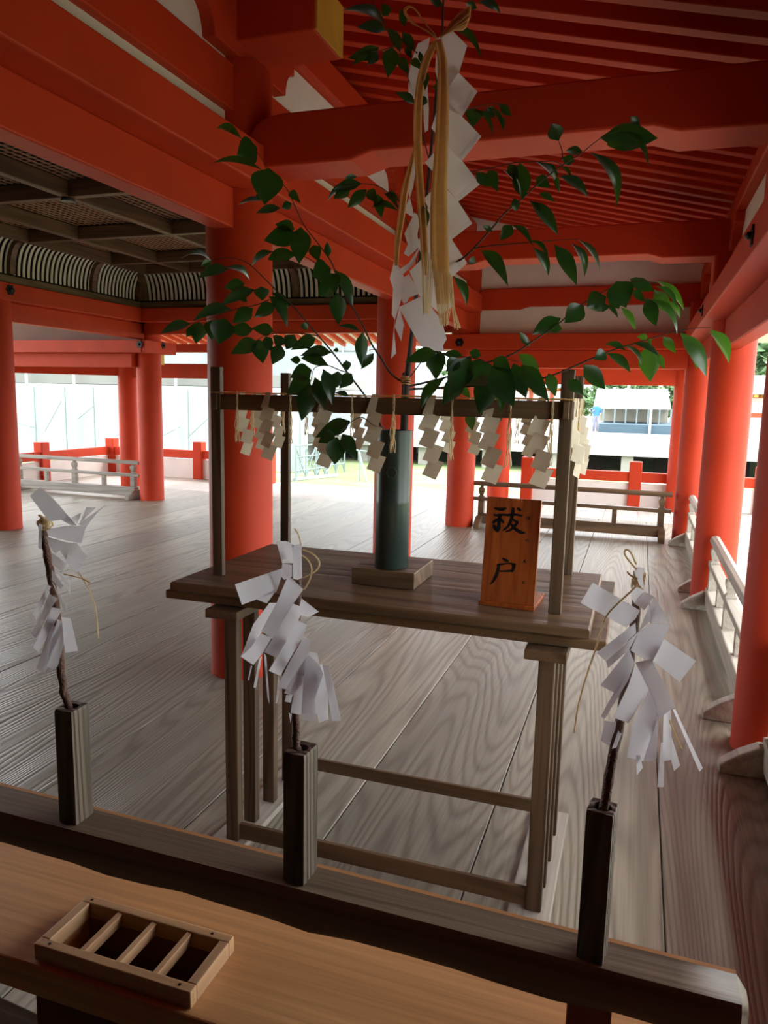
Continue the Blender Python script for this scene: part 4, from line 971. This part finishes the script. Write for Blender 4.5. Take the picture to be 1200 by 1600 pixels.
for i, (x, y, s) in enumerate([(-.172, 2.11, 1.05), (-.172, 2.22, 1.1), (-.174, 2.33, 1.1), (-.178, 2.45, 1.0)]):
    put(protoS[i % 4], 'paper_streamer', (x, y, zr_), OLDPAPER, 'pale zigzag paper streamer on the right side rope, ' + ['nearest', 'second nearest', 'third nearest', 'farthest'][i], 'paper streamer', 'small paper streamers on the rope frame', 1.2+R5.uniform(-.4, .4), s, .0003)
    put(protoT[i % 3], 'hemp_tassel', (x+.004, y+.05, zr_), HEMPL, 'thin hemp tassel on the right side rope, ' + ['nearest', 'second nearest', 'third nearest', 'farthest'][i], 'tassel', 'hemp tassels on the rope frame', 0, 1.0)
for i, px in enumerate([497, 560, 697, 741, 826]):
    q = PY(px, 640, 2.54); q.z = zr_
    put(protoS[(i+2) % 4], 'paper_streamer', q, OLDPAPER, 'small cream zigzag paper streamer on the back rope, %s of the five' % ordn[i], 'paper streamer', 'small paper streamers on the rope frame', R5.uniform(-.5, .5), .95, .0003)
for i, px in enumerate([480, 735, 810]):
    q = PY(px, 640, 2.54); q.z = zr_
    put(protoT[i % 3], 'hemp_tassel', q, HEMPL, 'thin hemp tassel on the back rope, %s of the three' % ordn[i], 'tassel', 'hemp tassels on the rope frame', 0, .95)
# ================================================================ OUTSIDE
m, nt, b = newmat('sand and seaweed green'); L = nt.links
tc = node(nt, 'ShaderNodeTexCoord'); n1 = node(nt, 'ShaderNodeTexNoise'); n1.inputs['Scale'].default_value = .35; n1.inputs['Detail'].default_value = 9; n1.inputs['Roughness'].default_value = .65
mp = node(nt, 'ShaderNodeMapping'); mp.inputs['Scale'].default_value = (.6, 1.3, 1); L.new(tc.outputs['Object'], mp.inputs['Vector']); L.new(mp.outputs[0], n1.inputs['Vector'])
L.new(ramp(nt, n1.outputs['Fac'], [(.36, (.34, .33, .26)), (.46, (.22, .27, .12)), (.60, (.13, .20, .06)), (.75, (.30, .31, .22))]), b.inputs['Base Color'])
b.inputs['Roughness'].default_value = .95
GROUND = m
struct(MB().box(-120, 140, -60, 160, -1.25, -1.0).build('ground', GROUND), 'sandy tidal ground with green growth around the shrine')
SHEET = paint('white scaffold sheeting', (.33, .36, .365), .8, .10, .35, 0)
SHEET2 = paint('pale grey sheeting', (.24, .27, .265), .8, .14, .5, 0)
GRYP = paint('pale roof', (.17, .17, .16), .8, .12, .6, 0)
WHT = paint('white painted pipe and canvas', (.50, .52, .53), .7, .03, .6, 0)
PIPE = paint('pale steel pipe', (.17, .22, .22), .5, .1, 4, 0)
PALE = paint('pale sunlit timber', (.34, .335, .32), .8, .05, .8, 0)
GRYB = paint('grey tiled roof', (.30, .33, .36), .7, .1, .8, 0)
TAN = paint('cypress bark roof edge', (.45, .30, .20), .8, .1, 2, 0)
DKB = paint('dark slate blue screen', (.05, .09, .12), .7, .05, 1, 0)
ORG = paint('sunlit vermilion', (.42, .075, .02), .6, .05, 2, 0)
# sheeted scaffold buildings
t = thing('sheeted_building', 'long low building wrapped in white scaffold sheeting seen beyond the left railing', 'building', (-17, 22, -1))
MB().box(-24, -10.2, 22.0, 22.3, -1, 1.71).build('sheeting', SHEET, t)
MB().box(-24, -10.2, 22.1, 28, 1.73, 2.10).build('roof_band', GRYP, t)
MB().box(-24, -10.2, 22.9, 23.2, 2.10, 5.2).build('upper_sheeting', SHEET2, t)
r = random.Random(5)
mb = MB()
for k in range(11): x = -23.6 + k*1.32 + r.uniform(-.2, .2); mb.tube([(x, 21.8, -1), (x, 21.8, 1.6)], .028, 6)
for k in range(9): x = -23.4+k*1.5; mb.tube([(x, 21.78, -.2+r.random()*.9), (x+r.uniform(.6, 1.3), 21.78, .1+r.random()*1.1)], .016, 6)
mb.build('scaffold_pipes', PIPE, t)
for k in range(7): x = -23.2 + k*2.1; MB().tube([(x, 21.75, -1), (x, 21.75, 2.3)], .05, 6).build('upright', WHT, t)
t = thing('sheeted_building', 'tall building wrapped in white sheeting seen between the two left-row columns', 'building', (-12, 33, -1))
MB().box(-17.6, -8.8, 33, 34, -1, 3.6).build('sheeting', SHEET, t)
MB().prism([(-17.6, 32.9, 3.6), (-17.6, 32.9, 6.2), (-13.4, 32.9, 6.0), (-8.8, 32.9, 4.2), (-8.8, 32.9, 3.9), (-12.5, 32.9, 3.6)], (0, .5, 0)).build('upper_sheeting', SHEET2, t)
mb = MB()
for k in range(7): mb.tube([(-17+k*1.25, 32.8, -1), (-17+k*1.25, 32.8, 4.9-.15*k)], .04, 6)
mb.build('scaffold_pipes', WHT, t)
a_ = PY(424, 551, 31); b2 = PY(456, 553, 31); c2_ = PY(453, 577, 31); d2_ = PY(424, 572, 31)
MB().prism([a_, b2, c2_, d2_], (0, .6, 0)).build('bark_eave', TAN, t)
# scaffold trestle on the grass
t = thing('scaffold_trestle', 'low pale steel scaffold trestle standing on the green ground left of the vase', 'scaffold', (-9.2, 21, -1))
c0 = PG(462, 752, -1); c1 = PG(508, 745, -1)
mb = MB()
dx_ = (c1-c0)
for i in range(4):
    a = c0 + dx_*(i/3)
    for dy in (0, 1.6):
        mb.tube([a+Vector((0, dy, 0)), a+Vector((0, dy, 1.05))], .03, 6)
    mb.tube([a+Vector((0, 0, .1)), a+Vector((0, 1.6, .95))], .022, 6)
for i in range(3):
    a, b_ = c0+dx_*(i/3), c0+dx_*((i+1)/3)
    for dy in (0, 1.6):
        for z in (.3, .7, 1.03): mb.tube([a+Vector((0, dy, z)), b_+Vector((0, dy, z))], .024, 6)
        mb.tube([a+Vector((0, dy, .05)), b_+Vector((0, dy, 1.0))], .02, 6); mb.tube([a+Vector((0, dy, 1.0)), b_+Vector((0, dy, .05))], .02, 6)
mb.build('pipes', PIPE, t)
MB().beam(c0+Vector((-.3, -.4, .05)), c1+Vector((.3, .2, .05)), .12, .08).build('plank', PALE, t)
t = thing('pipe_rail', 'thin pale steel pipe rail with slanted leg on the green ground', 'rail', PG(560, 750, -1))
mb = MB(); a = PG(515, 746, -1); b_ = PG(596, 752, -1)
mb.tube([a+Vector((0, 0, .95)), b_+Vector((.3, 0, .8))], .03, 6)
mb.tube([PG(562, 752, -1), PG(562, 752, -1)+Vector((0, 0, .85))], .025, 6)
mb.tube([PG(573, 752, -1), PG(552, 738, -1)+Vector((0, 0, 1.3))], .03, 6)
mb.build('pipes', PIPE, t)
# far deck across the precinct
t = thing('far_deck', 'long pale raised deck across the green ground', 'deck', (-5, 27, -1))
MB().box(-16, 9, 27, 58, -.1, .0).build('deck_boards', PALE, t)
MB().box(-16, 9, 26.95, 27.05, -.34, -.0).build('edge_beam', PALE, t)
GST = paint('grey stone post', (.30, .29, .26), .9, .1, 3, 0)
for k in range(9):
    x = -15 + k*2.45
    MB().box(x-.2, x+.2, 27.2, 27.7, -1.05, -.1).build('post', GST, t)
    MB().box(x+.9, x+1.6, 28.6, 29.2, -1.05, -.1).build('dark_block', VOID, t)
# stage with dark sides, tent
t = thing('far_stage', 'low stage with dark blue sides standing on the far deck', 'stage', (0, 39, 0))
MB().box(PY(934, 670, 39).x, 2.6, 39, 52, 0.001, .43).build('platform', DKB, t)
MB().box(PY(1014, 660, 38.8).x, PY(1014, 660, 38.8).x+.12, 38.75, 38.85, 0, 1.3).build('thin_post', PALE, t)
t = thing('white_tent', 'white canvas tent on the far stage behind the person in blue', 'tent', (0, 42, .43))
a = PY(927, 638, 41); b_ = PY(1049, 640, 41); c_ = PY(933, 607, 45); d_ = PY(1043, 608, 45)
mb = MB(); mb.add([a, b_, d_, c_, a+Vector((0, 8, 0)), b_+Vector((0, 8, 0))], [(0, 1, 2, 3), (3, 2, 5, 4), (0, 3, 4), (1, 5, 2)]); mb.build('canvas_roof', WHT, t)
MB().box(a.x, b_.x, 44.9, 45, .44, a.z).build('canvas_wall', paint('cream canvas', (.46, .43, .34), .8, .14, 1.2, 0), t)
mb = MB()
for k in range(8):
    p = a.lerp(b_, k/7); mb.tube([p, (p.x, p.y, .44)], .04, 6)
mb.build('tent_poles', PIPE, t)
# visitors
def person(px, py, Y, hgt, shirt, trousers, label):
    base = PY(px, py, Y); t = thing('person', label, 'person', base)
    s = hgt/1.7
    mb = MB(); V = lambda x, y, z: base+Vector((x*s, y*s, z*s))
    secs = [(.07, .05, .84), (.16, .11, .92), (.15, .10, 1.05), (.18, .11, 1.25), (.20, .11, 1.38), (.12, .08, 1.44), (.055, .055, 1.47), (.055, .06, 1.50), (.075, .09, 1.56), (.078, .095, 1.62), (.05, .06, 1.69), (.01, .01, 1.705)]
    mb.grid([[V(a*math.cos(2*PI*k/14), b*math.sin(2*PI*k/14), z) for k in range(15)] for a, b, z in secs])
    for sgn in (-1, 1):
        mb.tube([V(.08*sgn, 0, .90), V(.09*sgn, .0, .5), V(.10*sgn, .02, .08), V(.10*sgn, -.06, .02)], [.085*s, .06*s, .042*s, .03*s], 8)
        mb.tube([V(.19*sgn, 0, 1.36), V(.25*sgn, .02, 1.10), V(.20*sgn if sgn > 0 else -.12, -.12, .98 if sgn > 0 else 1.25)], [.05*s, .042*s, .03*s], 8)
    mb.build('body', paint('skin', (.50, .30, .22), .6, .05, 5, 0) if 'skin' not in bpy.data.materials else bpy.data.materials['skin'], t, smooth=True)
    MB().grid([[V(a*1.08*math.cos(2*PI*k/14), b*1.1*math.sin(2*PI*k/14), z) for k in range(15)] for a, b, z in secs[1:6]]).build('shirt', shirt, t, smooth=True)
    sl = MB()
    for sgn in (-1, 1): sl.tube([V(.18*sgn, 0, 1.37), V(.25*sgn, .02, 1.10)], [.062*s, .054*s], 8)
    sl.build('sleeves', shirt, t, smooth=True)
    tr_ = MB()
    for sgn in (-1, 1): tr_.tube([V(.07*sgn, 0, .95), V(.09*sgn, 0, .5), V(.10*sgn, .02, .08)], [.105*s, .075*s, .06*s], 8)
    tr_.build('trousers', trousers, t, smooth=True)
    MB().lathe([(.03*s, .0), (.085*s, .03*s), (.088*s, .08*s), (.06*s, .14*s), (.02*s, .155*s)], V(0, .012, 1.57), 12).build('hair', INK, t, smooth=True)
BLUE = paint('blue shirt', (.03, .16, .34), .8, .05, 5, 0); JEAN = paint('grey trousers', (.16, .17, .22), .8, .05, 5, 0)
person(930, 676, 36.6, 1.45, BLUE, JEAN, 'person in a blue shirt and grey trousers standing on the far deck beside the stage')
# orange shrine hall far away
def hall(x0, x1, y, zb, ze, zt, label, name):
    t = thing(name, label, 'building', ((x0+x1)/2, y, zb))
    MB().box(x0, x1, y, y+.2, zb, ze).build('wall', WHITEP, t)
    mb = MB(); n = max(2, int((x1-x0)/1.6))
    for k in range(n+1):
        x = x0+(x1-x0)*k/n; mb.box(x-.14, x+.14, y-.12, y, zb, ze)
    mb.box(x0, x1, y-.15, y, zb+.9*(ze-zb), ze); mb.box(x0, x1, y-.14, y, zb+.45*(ze-zb), zb+.55*(ze-zb)); mb.build('timber_frame', ORG, t)
    mb = MB(); mb.prism([(x0-1, y-1.6, ze-.05), (x0-1, y-1.6, ze+.3), (x0-1, y+5, zt), (x0-1, y+5, zt-.4)], (x1-x0+2, 0, 0)); mb.build('roof', GRYB, t)
    mb = MB(); n = int((x1-x0+2)/.45)
    for k in range(n): mb.box(x0-1+k*.45, x0-.82+k*.45, y-1.5, y, ze-.18, ze-.06)
    mb.build('rafter_ends', YEL, t)
hall(-17.8, -5.0, 60, .0, 2.55, 3.5, 'orange shrine hall with a grey roof behind the sakaki leaves', 'shrine_hall')
hall(4.6, 13, 40, 0, 2.05, 3.1, 'orange shrine hall glimpsed between the right columns', 'shrine_hall')
# trees
def treem(name, c1, c2):
    m, nt, b = newmat(name); tc = node(nt, 'ShaderNodeTexCoord'); n = node(nt, 'ShaderNodeTexNoise'); n.inputs['Scale'].default_value = 1.6; n.inputs['Detail'].default_value = 8
    nt.links.new(tc.outputs['Object'], n.inputs['Vector']); nt.links.new(ramp(nt, n.outputs['Fac'], [(.35, c1), (.65, c2)]), b.inputs['Base Color']); b.inputs['Roughness'].default_value = .9; return m
TREE = treem('tree foliage', (.06, .13, .05), (.22, .34, .16))
r = random.Random(11)
def tree(x, y, h, label):
    t = thing('tree', label, 'tree', (x, y, -1))
    MB().tube([(x, y, -1), (x+.2, y, h*.3-1), (x, y, h*.6-1)], [.3, .22, .12], 8).build('trunk', BARK, t)
    mb = MB()
    for k in range(420):       # leafy clumps of many small blades
        a = r.uniform(0, 2*PI); zz = r.uniform(.25, 1); rad = h*.42*math.sqrt(max(.05, 1-abs(zz-.55)*1.7))*r.uniform(.4, 1)
        c = Vector((x+rad*math.cos(a), y+rad*math.sin(a)*.7, -1+h*zz)); s = h*.075
        for q in range(3):
            d1 = Vector((r.uniform(-1, 1), r.uniform(-1, 1), r.uniform(-.6, .6)))*s; d2 = Vector((r.uniform(-1, 1), r.uniform(-1, 1), r.uniform(-1, 1)))*s*.7
            mb.add([c+d1, c+d2, c-d1, c-d2], [(0, 1, 2, 3)])
    mb.build('crown', TREE, t)
for i, (x, y, h) in enumerate([(-6.2, 74, 4.9), (-3, 77, 5.2), (.5, 74, 4.9), (3.6, 77, 5.3), (9.5, 62, 8.6), (17.5, 66, 10), (-22, 76, 7.5), (-27, 80, 8)]):
    tree(x, y, h, ['tree behind the white tent on its far left', 'tree behind the left half of the white tent', 'tree behind the right half of the white tent', 'tree just right of the white tent', 'tall green tree seen between the right columns', 'tall green tree far off at the right edge', 'green tree above the orange shrine hall', 'green tree far behind the bamboo vase'][i])
# ================================================================ LIGHT
w = bpy.data.worlds.new('overcast sky'); S.world = w; w.use_nodes = True
nt = w.node_tree; bg = nt.nodes['Background']
tc = nt.nodes.new('ShaderNodeTexCoord'); sx = nt.nodes.new('ShaderNodeSeparateXYZ'); nt.links.new(tc.outputs['Generated'], sx.inputs[0])
rp = nt.nodes.new('ShaderNodeValToRGB'); nt.links.new(sx.outputs['Z'], rp.inputs[0])
rp.color_ramp.elements[0].position = 0; rp.color_ramp.elements[0].color = (.96, .98, 1, 1)
rp.color_ramp.elements[1].position = 1; rp.color_ramp.elements[1].color = (.90, .95, 1, 1)
nt.links.new(rp.outputs[0], bg.inputs['Color']); bg.inputs['Strength'].default_value = 4.0
sun = bpy.data.lights.new('sun', 'SUN'); so = bpy.data.objects.new('sun', sun); C.objects.link(so)
sun.energy = 3.0; sun.angle = math.radians(25); sun.color = (1, .97, .92)
so.rotation_euler = Vector((-.75, -.45, .95)).to_track_quat('Z', 'Y').to_euler() if False else Vector((.55, .5, .9)).to_track_quat('Z', 'Y').to_euler()
vs_ = S.view_settings
S.display_settings.display_device = 'sRGB'
vs_.view_transform = 'Standard'; vs_.look = 'None'; vs_.gamma = 1; vs_.use_curve_mapping = False
vs_.exposure = 0.7
S.cycles.max_bounces = 10; S.cycles.diffuse_bounces = 6; S.cycles.glossy_bounces = 4; S.cycles.transmission_bounces = 6
